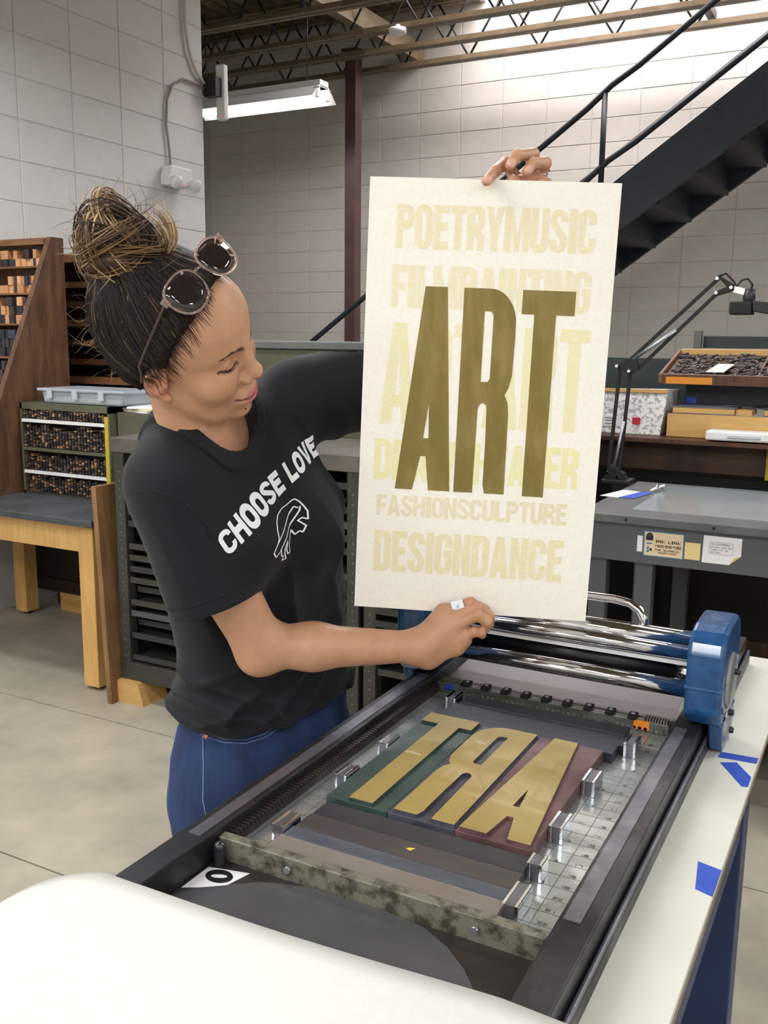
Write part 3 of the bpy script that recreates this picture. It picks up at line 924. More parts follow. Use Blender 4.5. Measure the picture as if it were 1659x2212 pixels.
MB().prism([(-.60, 1.735), (-.588, 1.735), (-.540, 1.705), (-.540, 1.685), (-.597, 1.668), (-.60, 1.682), (-.562, 1.698)], lambda u, v, d: (u, d, v), 3.64, 3.68).build('head_bracket', M_BLACK, lm)
for x, z in ((-.94, 1.41), (-.893, 1.392), (-.597, 1.727), (-.597, 1.677), (-.547, 1.695), (-.957, 1.0), (-.915, .985)):
    MB().cyl((x, 3.63, z), (x, 3.645, z), .006, 10).build('bolt', M_CHROME, lm)
MB().tube([(-.595, 3.65, 1.735), (-.57, 3.65, 1.745), (-.545, 3.65, 1.72), (-.53, 3.65, 1.70), (-.515, 3.65, 1.72), (-.495, 3.65, 1.725), (-.478, 3.65, 1.705), (-.482, 3.65, 1.68)], .004, 6).build('cord', M_BLACK, lm)
MB().bar((-.54, 3.66, 1.69), (-.475, 3.66, 1.672), .022, .018, (0, 1, 0)).build('joint', M_CHROME, lm)
MB().lathe([(0, .03), (.018, .03), (.022, .0), (.018, -.03), (0, -.03)], (-.487, 3.66, 1.660), (0, 0, 1), 14).build('ball_head', M_DARKST, lm)
MB().box(-.545, -.47, 3.61, 3.70, 1.60, 1.645).build('head_housing', M_BLACK, lm, .005)
MB().prism([(-.47, 1.648), (-.32, 1.635), (-.32, 1.585), (-.465, 1.610)], lambda u, v, d: (u, d, v), 3.61, 3.70).build('lamp_shade', M_DARKST, lm, .004)

# bench with cases behind
bn = thing('rear_bench', 'long dark wooden bench carrying boxes and a tilted type case', 'bench', (-.2, 4.6, 0))
MB().box(-1.6, 1.5, 4.28, 5.0, 1.06, 1.09).build('bench_top', M_OAKD, bn)
MB().box(-1.6, 1.5, 4.30, 4.33, .94, 1.06).build('front_board', mat('scorched_wood', S(92, 64, 46), .5, base2=S(50, 44, 40), scale=3, lo=.4, hi=.6), bn)
MB().box(-1.6, 1.5, 4.36, 4.9, .0, .92).build('base', M_BLACK, bn)
MB().box(-.45, -.40, 4.27, 4.30, .93, 1.07).build('yellow_strip', MATS['yellow_paint'], bn)
wb = thing('patterned_box', 'white cardboard box printed with grey scribbles on the bench', 'box', (-1.1, 4.5, 1.09))
MB().hexa([(-1.40, 4.33, 1.091), (-.91, 4.33, 1.091), (-.91, 4.60, 1.091), (-1.40, 4.60, 1.091), (-1.40, 4.33, 1.275), (-.885, 4.33, 1.285), (-.885, 4.62, 1.285), (-1.40, 4.62, 1.275)]).build('carton', mat('scribble_print', S(236, 234, 230), .6, base2=S(176, 176, 178), scale=55, detail=3, lo=.52, hi=.56), wb)
MB().box(-1.42, -.885, 4.32, 4.345, 1.278, 1.292).build('flap', M_MDF, wb)
MB().box(-1.035, -1.0, 4.326, 4.33, 1.135, 1.165).build('red_mark', mat('red_print', S(190, 44, 60), .5), wb)
MB().box(-1.17, -1.09, 4.326, 4.33, 1.12, 1.17).build('address_label', M_WPLAST, wb)
for zz in (1.155, 1.145, 1.13):
    MB().box(-1.16, -1.11, 4.3252, 4.326, zz, zz + .004).build('label_line', MATS['grey_print'], wb)
tn = thing('tan_drawer', 'plain tan wooden drawer standing on the rear bench', 'drawer', (-.4, 4.5, 1.09))
MB().box(-.875, .1, 4.30, 4.318, 1.092, 1.192).build('front', M_MDF, tn)
MB().box(-.875, -.862, 4.318, 4.53, 1.092, 1.185).build('side', M_MDF, tn)
MB().box(.082, .1, 4.318, 4.53, 1.092, 1.185).build('side', M_MDF, tn)
MB().box(-.862, .082, 4.318, 4.53, 1.165, 1.175).build('lid', M_MDF, tn)
M_BK = mat('slate_book', S(104, 106, 120), .5, base2=S(88, 90, 102), scale=8)
for nm, q, m, lab in (('book', (-.86, -.60, 4.33, 4.54, 1.193, 1.222), M_BK, 'grey-blue hardback book lying on the tan drawer'),
                      ('wood_block', (-.597, -.53, 4.34, 4.50, 1.193, 1.216), M_MDF, 'small tan wood block beside the grey-blue book'),
                      ('book', (-.48, -.2, 4.35, 4.54, 1.193, 1.222), mat('dark_book', S(70, 70, 78), .5), 'dark grey book at the right end of the drawer')):
    o = thing(nm, lab, 'book' if nm == 'book' else 'block', ((q[0] + q[1]) / 2, 4.4, q[4]))
    MB().box(*q).build('block' if nm != 'book' else 'page_block', M_MDF, o)
    if nm == 'book':
        MB().box(q[0] - .003, q[1] + .003, q[2] - .003, q[3], q[5] - .002, q[5] + .002).build('cover', m, o)
        MB().box(q[0] - .003, q[1] + .003, q[2] - .003, q[3], q[4] - .0005, q[4] + .003).build('cover', m, o)
sh = MB().grid(lambda u, v: (-.68 + .24 * u, 4.42 + .12 * v, 1.226 + .012 * math.sin(u * 6 + v * 2) * u), 10, 4).build('loose_paper', M_BK)
sh.modifiers.new('t', 'SOLIDIFY').thickness = .001
tag(sh, 'curled grey sheet lying across the books on the drawer', 'paper')
sh = MB().obox((-.34, 4.45, 1.231), (1, .1, 0), (-.1, 1, 0), (0, 0, 1), .11, .07, .006).build('envelope', M_WPLAST)
tag(sh, 'white padded envelope on the dark grey book', 'envelope')
wbn = thing('white_tray_lid', 'white plastic tray with recessed handle on the bench edge', 'tray', (-.45, 4.25, 1.09))
MB().box(-.69, -.1, 4.18, 4.29, 1.095, 1.135).build('body', M_WPLAST, wbn, .008)
MB().box(-.60, -.47, 4.176, 4.182, 1.108, 1.12).build('handle_recess', mat('shade_plastic', S(190, 192, 196), .5), wbn, .002)
MB().box(-1.6, 1.5, 4.17, 4.28, 1.072, 1.0895).build('front_ledge', M_OAKD, bn)
rk2 = thing('case_rack_frame', 'dark green steel frame holding the tilted type case', 'rack', (-.3, 4.8, 1.09))
MB().box(-.85, .9, 4.55, 4.58, 1.215, 1.31).build('lower_rail', M_GREEN, rk2)
MB().box(-.862, .9, 4.98, 5.0, 1.475, 1.532).build('upper_rail', M_GREEN, rk2)
MB().box(-.90, -.865, 4.93, 4.975, 1.40, 1.557).build('post', M_GREYST, rk2)
MB().box(-.86, -.80, 4.6, 4.9, 1.0905, 1.37).build('end_panel', M_GREEN, rk2)
MB().box(-1.6, -.86, 4.9, 5.0, 1.09, 1.42).build('low_panel', M_GREEN, rk2)
MB().box(-.85, .9, 4.9, 4.98, 1.40, 1.44).build('wood_rail', M_OAKM, rk2)
tc_ = thing('tilted_type_case', 'shallow wooden type case full of dark type, tilted forward', 'case', (-.3, 4.6, 1.35))
p = lambda u, v, d: (-.93 + u, 4.40 + v * .955, 1.335 + v * .24 + d)
cs = lambda b, u0, u1, v0, v1, d0, d1: b.hexa([p(u0, v0, d0), p(u1, v0, d0), p(u1, v1, d0), p(u0, v1, d0), p(u0, v0, d1), p(u1, v0, d1), p(u1, v1, d1), p(u0, v1, d1)])
cs(MB(), 0, 1.6, 0, .42, 0, .008).build('base', M_OAKD, tc_)
cs(MB(), 0, 1.6, -.015, 0, -.015, .028).build('front_rim', M_OAKD, tc_)
cs(MB(), 0, 1.6, .42, .435, -.01, .032).build('back_rim', M_MDF, tc_)
cs(MB(), -.012, 0, -.015, .435, -.01, .03).build('side_rim', M_OAKM, tc_)
cs(MB(), .02, .22, -.017, -.015, -.012, .018).build('front_label', mat('amber_label', S(204, 130, 40), .5), tc_)
sb = {0: MB(), 1: MB(), 2: MB()}
for k in range(900):
    u = rnd.uniform(.02, 1.5); v = rnd.uniform(.02, .39); a = rnd.uniform(0, 3.1); L_ = rnd.uniform(.008, .022)
    c = Vector(p(u, v, .012 + rnd.uniform(0, .008)))
    sb[k % 3].obox(c, (math.cos(a), math.sin(a), .24 * math.sin(a)), (-math.sin(a), math.cos(a), .24 * math.cos(a)), (0, -.24, 1), L_, .005, .005)
for c, cc in enumerate([S(70, 60, 58), S(52, 46, 46), S(92, 78, 70)]):
    o = sb[c].build('type_sorts', mat('caseload_%d' % c, cc, .6), tc_)
    o['kind'] = 'stuff'
for k in range(1, 4):
    cs(MB(), k * .4, k * .4 + .008, 0, .42, .008, .022).build('divider', M_OAKM, tc_)
cdp = lambda u, v, d: (-.745 + u, 4.42 + v, 1.372 + v * .2513 + d)
cd_ = MB().prism([(0, 0), (.075, 0), (.10, .13), (.03, .13)], lambda u, v, d: cdp(u, v, d), .0, .003).build('index_card', M_WPLAST)
tag(cd_, 'blank white card lying on the tilted type case', 'card')
nt_ = MB().box(-.845, -.80, 4.547, 4.5495, 1.225, 1.255).build('blue_tape_note', M_TAPE)
tag(nt_, 'blue tape label on the dark green rack rail', 'label')

# ================================================================== white press table
T = .875
wt = thing('press_table', 'white laminate table under the press with blue steel legs', 'table', (-.44, 1.2, 0))
MB().box(-.735, -.13, .25, 1.98, T - .008, T).build('table_top', M_TABLE, wt)
MB().box(-.733, -.132, .252, 1.978, T - .030, T - .0085).build('plywood_core', mat('ply_edge', S(150, 138, 112), .6, base2=S(110, 98, 78), scale=4, stretch=(1, 1, 60)), wt)
for x, y in ((-.205, 1.40), (-.205, .30), (-.73, 1.40), (-.73, .30)):
    MB().box(x, x + .068, y, y + .068, 0, T - .03).build('leg', M_BLUELEG, wt, .003)
MB().box(-.20, -.14, .37, 1.40, T - .10, T - .03).build('rail', M_BLUELEG, wt)
MB().box(-.72, -.66, .37, 1.40, T - .10, T - .03).build('rail', M_BLUELEG, wt)
MB().box(-.66, -.2, 1.41, 1.46, T - .10, T - .03).build('rail', M_BLUELEG, wt)


def tape(pts, label, m=M_TAPE, z=T):
    o = MB().prism(pts, lambda u, v, d: (u, v, z + .0002 + d), 0, .0004).build('tape_strip', m)
    return tag(o, label, 'tape', 'blue tape strips on the white table')


tape([(-.185, 1.470), (-.131, 1.474), (-.131, 1.452), (-.186, 1.448)], 'blue tape strip lying across by the blue roller housing')
tape([(-.180, 1.43), (-.158, 1.442), (-.132, 1.40), (-.132, 1.365), (-.140, 1.362)], 'blue tape corner pointing away from the table edge')
tape([(-.158, 1.125), (-.1295, 1.118), (-.1295, 1.055), (-.150, 1.062)], 'blue tape strip wrapped at the table edge nearest the camera')
# ================================================================== proof press
BED = .901
TYPE = .9244
pr = thing('proof_press', 'steel proof press bed with chrome rollers between blue housings', 'printing press', (-.45, 1.0, T))
RZ = .929
YN, YF = .22, 1.93
f_r = MB().box(-.249, -.211, YN, YF, T + .004, RZ).build('side_rail', M_IRON, pr, .002)
MB().box(-.244, -.226, .85, 1.40, RZ, RZ + .0012).build('runner_strip', M_IRONHI, f_r)
MB().box(-.213, -.203, YN, YF, T + .002, T + .022).build('side_lip', M_IRON, f_r, .002)
MB().box(-.209, -.2035, YN, YF, T + .022, T + .028).build('edge_bead', M_IRONHI, f_r, .002)
f_l = MB().box(-.692, -.656, YN, YF, T + .004, RZ).build('side_rail', M_IRON, pr, .002)
MB().box(-.681, -.664, .80, 1.42, RZ, RZ + .0012).build('runner_strip', M_IRONHI, f_l)
MB().box(-.70, -.69, YN, YF, T + .002, T + .022).build('side_lip', M_IRON, f_l, .002)
rack = MB().box(-.656, -.647, .84, 1.43, BED, .912)
nt = 78
for k in range(nt):
    y = .845 + k * .0074
    rack.box(-.656, -.644, y, y + .0042, .912, .9175)
ra = rack.build('toothed_rack', M_IRONBR, pr)
ra['kind'] = 'stuff'
MB().box(-.655, -.249, .836, YF - .02, BED - .012, BED).build('bed_plate', M_BEDST, pr)
MB().box(-.655, -.249, YN, .822, .886, .893).build('feed_panel', M_IRONBR, pr)
cbm = MB().box(-.655, -.249, .822, .836, .889, .921).build('cross_bar', M_BARST, pr, .0012)
for x in (-.555, -.326):
    MB().cyl((x, .8225, .908), (x, .8165, .908), .0042, 10).build('bolt', M_ALU, cbm)
MB().lathe([(.0075, 0), (.0075, .022), (.006, .028), (0, .030)], (-.644, .811, .893), seg=14).build('stop_pin', M_IRON, pr)
# ruled grid and numerals on the bed
gr = MB()
for k in range(23):
    y = .873 + k * .0254 - .004
    if y < 1.42:
        gr.box(-.64, -.257, y - .00035, y + .00035, BED, BED + .00012)
for k in range(16):
    x = -.64 + k * .0254
    gr.box(x - .00035, x + .00035, .84, 1.42, BED, BED + .00012)
g_ = gr.build('ruled_grid', mat('engraved_line', S(78, 82, 80), .5, .3), pr)
g_['kind'] = 'stuff'
G = []
for n in range(1, 23):
    y = .873 + (22 - n) * .0254
    s_ = str(n)
    G += text_groups(s_, -.2775, y - .0018, .0052 * len(s_), .0048, .16, .16, .3)
for n in range(9):
    G += text_groups(str(8 - n) if n < 8 else '0', -.300, .895 + n * .0508, .004, .0045, .16, .16, .3)
flat_text('bed_numerals', G, lambda u, v, d: (u, v, BED + .0002 + d), mat('numeral_black', S(58, 60, 60), .5), pr)
# card stuck to feed panel
cdk = thing('letter_card', 'white card with a black round letter on the feed panel', 'card', (-.62, .78, .893))
MB().prism([(-.652, .752), (-.652, .800), (-.602, .812), (-.612, .775)], lambda u, v, d: (u, v, .8932 + d), 0, .0006).build('card', M_WPLAST, cdk)
G = [[[(-.629 + .017 * math.cos(a * .2618), .790 + .013 * math.sin(a * .2618)) for a in range(24)],
      [(-.629 + .009 * math.cos(a * .2618), .790 + .004 * math.sin(a * .2618) + .003 * math.cos(a * .2618)) for a in range(24)]]]
flat_text('black_letter', G, lambda u, v, d: (u, v, .8940 + d), mat('black_ink', S(20, 20, 20), .5), cdk)

dfm = MB().prism([(-0.65, 0.7251), (-0.648, 0.742), (-0.6347, 0.758), (-0.6144, 0.774), (-0.5936, 0.791), (-0.5716, 0.806), (-0.5231, 0.8205), (-0.4726, 0.8212), (-0.4238, 0.8212), (-0.3817, 0.8160), (-0.346, 0.7971), (-0.3175, 0.7736), (-0.2936, 0.7458), (-0.2936, 0.45), (-0.65, 0.45)], lambda u, v, d: (u, v, .8946 + d), 0, .0006).build('shade_sheet', mat('shade_grey', S(82, 82, 84), .35, base2=S(70, 70, 73), scale=6))  # thin dark sheet imitating the shade of the blank sheet on the panel
tag(dfm, 'dark grey sheet added as the shade of the white sheet on the feed panel', 'sheet')

# gripper bar with clips and tapes
gb = MB().box(-.652, -.258, 1.428, 1.442, BED, .918).build('gripper_bar', mat('oily_steel', S(128, 130, 120), .35, .5, base2=S(84, 86, 80), scale=20, detail=8), pr, .001)
for x0, n in ((-.645, 9), (-.297, 9)):
    cm_ = MB()
    for k in range(n):
        cm_.box(x0 + k * .0042, x0 + k * .0042 + .0022, 1.428, 1.446, .918, .9235)
    c_ = cm_.build('comb_teeth', M_BARST, gb)
    c_['kind'] = 'stuff'
fr_ = MB()
for k in range(44):
    fr_.box(-.648 + k * .0088, -.648 + k * .0088 + .005, 1.4265, 1.4285, BED + .001, BED + .007)
o = fr_.build('fringe_teeth', M_BARST, gb)
o['kind'] = 'stuff'
for k in range(9):
    x = -.606 + k * .0355
    q = MB().box(x, x + .013, 1.424, 1.446, .918, .924).build('gripper_clip', M_BLACK, gb, .001)
    MB().lathe([(0, .0015), (.003, .0015), (.004, 0)], (x + .0065, 1.437, .924), seg=8).build('screw', M_ALU, q)
MB().box(-.637, -.620, 1.4265, 1.4285, .906, .917).build('blue_tape', M_TAPE, gb)
MB().box(-.312, -.288, 1.4265, 1.4285, .904, .918).build('orange_tape', M_OTAPE, gb)
MB().hexa([(-.640, 1.444, .919), (-.258, 1.444, .919), (-.258, 1.555, .928), (-.640, 1.555, .928), (-.640, 1.444, .920), (-.258, 1.444, .920), (-.258, 1.555, .929), (-.640, 1.555, .929)]).build('delivery_plate', M_PLATE, pr)

# carriage: rollers, housings and handle
ca_ = thing('roller_carriage', 'chrome roller carriage with blue enamelled end housings and loop handle', 'carriage', (-.46, 1.48, RZ))
XA, XB = -.674, -.232
MB().cyl((XA, 1.485, 1.040), (XB, 1.485, 1.040), .0165, 32).build('top_bar', M_CHROME, ca_)
MB().cyl((XA, 1.462, 1.028), (XB, 1.462, 1.028), .0125, 32).build('top_bar', M_CHROME, ca_)
MB().cyl((XA, 1.50, .985), (XB, 1.50, .985), .026, 40).build('ink_roller', M_RUBBER, ca_)
MB().cyl((XA, 1.445, .976), (XB, 1.445, .976), .0135, 32).build('chrome_roller', M_CHROME, ca_)
MB().cyl((XB - .03, 1.50, .985), (XB, 1.50, .985), .0275, 32).build('roller_collar', M_CHROME, ca_)
prof_u = [(1.405, .955), (1.405, 1.045), (1.412, 1.062), (1.43, 1.076), (1.455, 1.081), (1.535, 1.081), (1.560, 1.072), (1.572, 1.05), (1.575, .97), (1.566, .932), (1.425, .932)]
prof_l = [(1.43, .9315), (1.566, .9315), (1.556, .895), (1.545, .882), (1.470, .8765), (1.452, .886)]
for x0, x1 in ((-.236, -.182), (-.722, -.672)):
    h = MB().prism(prof_u, lambda u, v, d: (d, u, v), x0, x1).build('end_housing', M_BLUE, ca_, .007, 3)
    if x1 > -.3:
        MB().prism(prof_l, lambda u, v, d: (d, u, v), -.2022, x1).build('lower_skirt', M_BLUE, h, .003, 2)
    else:
        MB().prism(prof_l, lambda u, v, d: (d, u, v), x0, -.7005).build('lower_skirt', M_BLUE, h, .003, 2)
    MB().prism([(1.4035, .990), (1.4035, .996), (1.576, .996), (1.576, .990)], lambda u, v, d: (d, u, v), x0 - .0006, x1 + .0006).build('seam_rib', M_BLUE, h, .002)
    if x1 > -.3:
        MB().lathe([(0, .004), (.040, .004), (.044, .002), (.046, 0)], (x1, 1.49, .985), (1, 0, 0), 28).build('cover_disc', M_ALU, h)
        MB().lathe([(0, .006), (.020, .006), (.024, 0)], (x1, 1.475, .915), (1, 0, 0), 20).build('cover_disc', M_ALU, h)
        for yy, zz in ((1.50, .998), (1.462, .945), (1.475, .912)):
            MB().lathe([(.005, 0), (.005, .006), (.004, .008), (0, .008)], (x1 + .004, yy, zz), (1, 0, 0), 12).build('knob', M_IRON, h)
MB().box(XA, XB, 1.457, 1.459, 1.0085, 1.0150).build('gap_strip', M_WPLAST, ca_)  # white strips added to imitate the bright gap lines between the rollers
MB().box(XA, XB, 1.472, 1.474, .9520, .9575).build('gap_strip', M_WPLAST, ca_)
hp = [(-.318, 1.488, 1.050), (-.320, 1.490, 1.066), (-.328, 1.494, 1.076), (-.345, 1.497, 1.085), (-.37, 1.498, 1.088), (-.46, 1.498, 1.088), (-.56, 1.498, 1.088), (-.585, 1.497, 1.085), (-.602, 1.494, 1.076), (-.610, 1.490, 1.066), (-.612, 1.488, 1.050)]
MB().tube(hp, .0068, 14).build('loop_handle', M_CHROME, ca_)

# ------------------------------------------------------------------ locked-up form: type, furniture, magnets
A_OUT = [(-122, -130), (-96, -130), (-86, -79), (-78, -79), (-72, -130), (-40, -130), (-58, 168), (-90, 168)]
A_HOLE = [(-83, -52), (-75, -52), (-77, 0)]
R_OUT = [(-34, -130), (-6, -130), (-5, -4)] + arc(2, -4, 6, 8, 180, 0, 6)[1:] + [(9, -60), (9, -118), (12, -130), (41, -130), (40, -10), (38, 6), (33, 17)] + [(38, 27), (42, 45), (43, 100)] + arc(5, 118, 38, 50, 10, 90, 9) + [(-34, 168)]
R_HOLE = [(-3, 35), (7, 35), (10, 40), (10, 128)] + arc(4, 128, 6, 8, 0, 90, 4) + [(-3, 136)]
T_OUT = [(50, 168), (50, 134), (68, 134), (68, -131), (99, -131), (99, 134), (125, 134), (125, 168)]
bx_ = lambda u: -.3231 - (u + 122) * .001099
by_ = lambda v: .977 + (v + 130) * .0010236
M_BT = mat('green_type_base', S(58, 76, 70), .45, base2=S(38, 54, 50), scale=14, detail=8)
M_BR = mat('grey_type_base', S(80, 80, 92), .4, base2=S(52, 52, 62), scale=14, detail=8)
M_BA = mat('maroon_type_base', S(116, 84, 84), .45, base2=S(74, 52, 54), scale=14, detail=8)
for nm, x0, x1, groups, mb, lab in (
        ('T', -.5985, -.5098, [[T_OUT]], M_BT, 'large gold-inked wood letter T on a dark green base'),
        ('R', -.5092, -.4178, [[R_OUT, R_HOLE]], M_BR, 'large gold-inked reversed wood letter R on a grey base'),
        ('A', -.4172, -.3215, [[A_OUT, A_HOLE]], M_BA, 'large gold-inked wood letter A on a maroon base')):
    t = thing('wood_type_letter', lab, 'type block', ((x0 + x1) / 2, 1.13, BED), 'poster-size wood type on the press')
    MB().box(x0, x1, .9735, 1.2865, BED + .0002, .9196).build('base', mb, t, .0008)
    g2 = [[[(bx_(u), by_(v)) for u, v in c] for c in g] for g in groups]
    V, F = curve_mesh(g2, (TYPE - .9197) / 2)
    zc = (TYPE + .9197) / 2
    b = MB()
    b.add([(x, y, z + zc) for x, y, z in V], F)
    lf = b.build('letter_face', M_GOLD, t)
    lf.data.materials.append(mb)
    for p_ in lf.data.polygons:
        if abs(p_.normal.z) < .5:
            p_.material_index = 1
FU = [(-.598, -.312, .842, .870, .9165, S(112, 98, 82), S(128, 122, 118), 'brown-grey wood strip nearest the cross bar'),
      (-.596, -.313, .871, .8935, .9165, S(98, 102, 108), S(68, 73, 82), 'blue-grey wood strip, second from the cross bar'),
      (-.594, -.314, .8945, .930, .9165, S(62, 58, 60), S(78, 72, 72), 'dark brown wood strip, third from the cross bar'),
      (-.592, -.316, .931, .966, .9165, S(40, 40, 46), S(58, 58, 64), 'black wood strip against the foot of the gold letters'),
      (-.600, -.309, 1.289, 1.322, .9165, S(34, 36, 46), S(48, 50, 60), 'dark wood strip against the heads of the gold letters'),
      (-.588, -.301, 1.323, 1.358, .9165, S(36, 38, 44), S(48, 48, 56), 'black wood strip in the middle of the far spacing'),
      (-.580, -.310, 1.359, 1.396, .9175, S(40, 42, 48), S(56, 58, 66), 'farthest black wood strip, nearest the gripper bar')]
for k, (x0, x1, y0, y1, z1, c1_, c2_, lab) in enumerate(FU):
    o = MB().box(x0, x1, y0, y1, BED + .0002, z1).build('spacing_strip', mat('furniture_%d' % k, c1_, .42, base2=c2_, scale=9, detail=8, stretch=(.6, 2, 1)), None, .0008)
    tag(o, lab, 'wood strip', 'wooden spacing strips on the press bed')
MG = [(-.3025, .879, .046, 'chrome magnet locking the right end of the nearest strips'), (-.3115, 1.055, .040, 'chrome magnet at the lower right of the maroon A block'),
      (-.3115, 1.193, .040, 'chrome magnet at the upper right of the maroon A block'), (-.2925, 1.338, .036, 'chrome magnet at the right end of the far strips'),
      (-.594, 1.372, .034, 'chrome magnet at the left end of the far strips'), (-.6085, 1.165, .036, 'chrome magnet by the upper part of the green T block'),
      (-.6085, 1.045, .036, 'chrome magnet by the lower part of the green T block'), (-.606, .893, .036, 'chrome magnet locking the left end of the near strips'),
      (-.3065, .955, .022, 'tiny chrome magnet between strips and maroon block')]
for x, y, ly, lab in MG:
    t = thing('lockup_magnet', lab, 'magnet', (x, y, BED), 'chrome magnets holding the type')
    MB().box(x - .009, x + .009, y - ly / 2, y + ly / 2, BED + .0002, .9222).build('core', M_IRONHI, t)
    for s_ in (-1, 1):
        MB().box(x + s_ * .007 - .0022, x + s_ * .007 + .0022, y - ly / 2 - .0005, y + ly / 2 + .0005, BED + .0002, .9235).build('cheek_plate', M_CHROME, t, .0006)
fk = MB().prism([(0, 0), (.007, -.002), (.010, .005), (.004, .004)], lambda u, v, d: (-.452 + u, .912 + v, .9168 + d), 0, .0004).build('paint_flake', mat('yellow_flake', S(214, 190, 70), .5))
tag(fk, 'tiny yellow flake lying on the dark spacing strip', 'flake')

# ------------------------------------------------------------------ white sheet in front
def sheet(u, v):
    x = -.86 + .70 * u
    yf = .686 + .022 * math.sin(max(0, min(1, (x + .66) / .46)) * 2.2)
    y = .10 + (yf - .10) * v
    d = max(0, -.700 - x)
    z = .9325 - 2.6 * d * d - .08 * d - .010 * math.sin(max(0, min(1, (x + .655) / .40)) * 3.14159)
    if x > -.26:
        z += 0
    return (x + .35 * d * d, y - .30 * d * v, z)


ws = MB().grid(sheet, 60, 24).build('blank_sheet', M_SHEET)
sm_ = ws.modifiers.new('t', 'SOLIDIFY')
sm_.thickness = .0006
tag(ws, 'large blank white sheet lying over the near end of the press', 'paper')

# ------------------------------------------------------------------ poster
PC = Vector((-.5338, 1.3028, 1.4055))
PU = Vector((.9217, .3865, -.0311)).normalized()
PV = Vector((.0302, .0086, .9995))
PV = (PV - PU * PV.dot(PU)).normalized()
PN = PU.cross(PV)
PW, PH = .3531, .6348
po = thing('art_poster', 'cream letterpress poster reading ART over rows of pale words', 'poster', PC - PV * PH / 2)


def pf(u, v, d):
    bow = 0.0
    return PC + PU * u + PV * v + PN * (d + bow)


def pgrid(d):
    return MB().grid(lambda a, b_: pf((a - .5) * PW, (b_ - .5) * PH, d), 4, 6, False)


pp = pgrid(0).build('paper_sheet', M_PAPER, po)
s_ = pp.modifiers.new('t', 'SOLIDIFY')
s_.thickness = .0004
s_.offset = 0
PALE = [S(232, 222, 182), S(234, 225, 188), S(234, 228, 180), S(236, 230, 172), S(228, 218, 182), S(232, 223, 178)]
LINES = [('POETRYMUSIC', -136, 220, 282, 61, .38, .18), ('FILMPAINTING', -139, 137, 284, 60, .38, .18), ('ARTART', -150, -33, 300, 148, .36, .12),
         ('DRAWTHEATER', -155, -117, 303, 61, .38, .18), ('FASHIONSCULPTURE', -148, -172, 284, 32, .33, .2), ('DESIGNDANCE', -150, -259, 285, 64, .39, .18)]


def subdivided_text(name, groups, m, parent, d, frame):
    V, F = curve_mesh(groups, 0)
    me = bpy.data.meshes.new(name)
    me.from_pydata(V, [], F)
    bm = bmesh.new(); bm.from_mesh(me)
    bmesh.ops.triangulate(bm, faces=bm.faces)
    for v in bm.verts:
        v.co = Vector(frame(v.co.x, v.co.y, d + v.co.z))
    bmesh.ops.recalc_face_normals(bm, faces=bm.faces)
    bm.to_mesh(me); bm.free()
    me.materials.append(m)
    return obj(name, me, parent)


for k, (tx, x0, y0, wd, h_, sf, bfr) in enumerate(LINES):
    g = text_groups(tx, x0 / 1000, y0 / 1000, wd / 1000, h_ / 1000, sf, bfr, .07)
    m = mat('pale_ink_%d' % k, PALE[k], .6, base2=tuple(a * .45 + b * .55 for a, b in zip(PALE[k], S(243, 238, 226))), scale=220, detail=3, lo=.42, hi=.72)
    subdivided_text('printed_line', g, m, po, .0004, pf)
M_ARTI = mat('olive_ink', S(124, 107, 48), .5, base2=S(148, 132, 76), scale=40, detail=9, lo=.42, hi=.75, stretch=(1, 1, .3))
for nm, g in (('A', [[A_OUT, A_HOLE]]), ('R', [[R_OUT, R_HOLE]]), ('T', [[T_OUT]])):
    g = [[[(u / 1000, v / 1000) for u, v in c] for c in q] for q in g]
    subdivided_text('printed_letter', g, M_ARTI, po, .0007, pf)
# ================================================================== the person: signed-distance modelling in numpy
def nv(v):
    v = np.array(v, float)
    return v / np.linalg.norm(v)


def smin(a, b, k):
    h = np.clip(0.5 + 0.5 * (b - a) / k, 0, 1)
    return b + (a - b) * h - k * h * (1 - h)


def smax(a, b, k):
    return -smin(-a, -b, k)


def ell(p, c, r, R=None):
    q = p - np.array(c)
    if R is not None:
        q = q @ R
    r = np.array(r)
    k0 = np.linalg.norm(q / r, axis=1)
    k1 = np.linalg.norm(q / (r * r), axis=1)
    return k0 * (k0 - 1) / np.maximum(k1, 1e-9)


def cap(p, a, b, r1, r2=None):
    a = np.array(a, float); b = np.array(b, float)
    r2 = r1 if r2 is None else r2
    ab = b - a
    t = np.clip(((p - a) @ ab) / (ab @ ab), 0, 1)
    return np.linalg.norm(p - a - t[:, None] * ab, axis=1) - (r1 + (r2 - r1) * t)


def chain(p, pts, rs, k=0.006):
    d = None
    for i in range(len(pts) - 1):
        e = cap(p, pts[i], pts[i + 1], rs[i], rs[i + 1])
        d = e if d is None else smin(d, e, k)
    return d


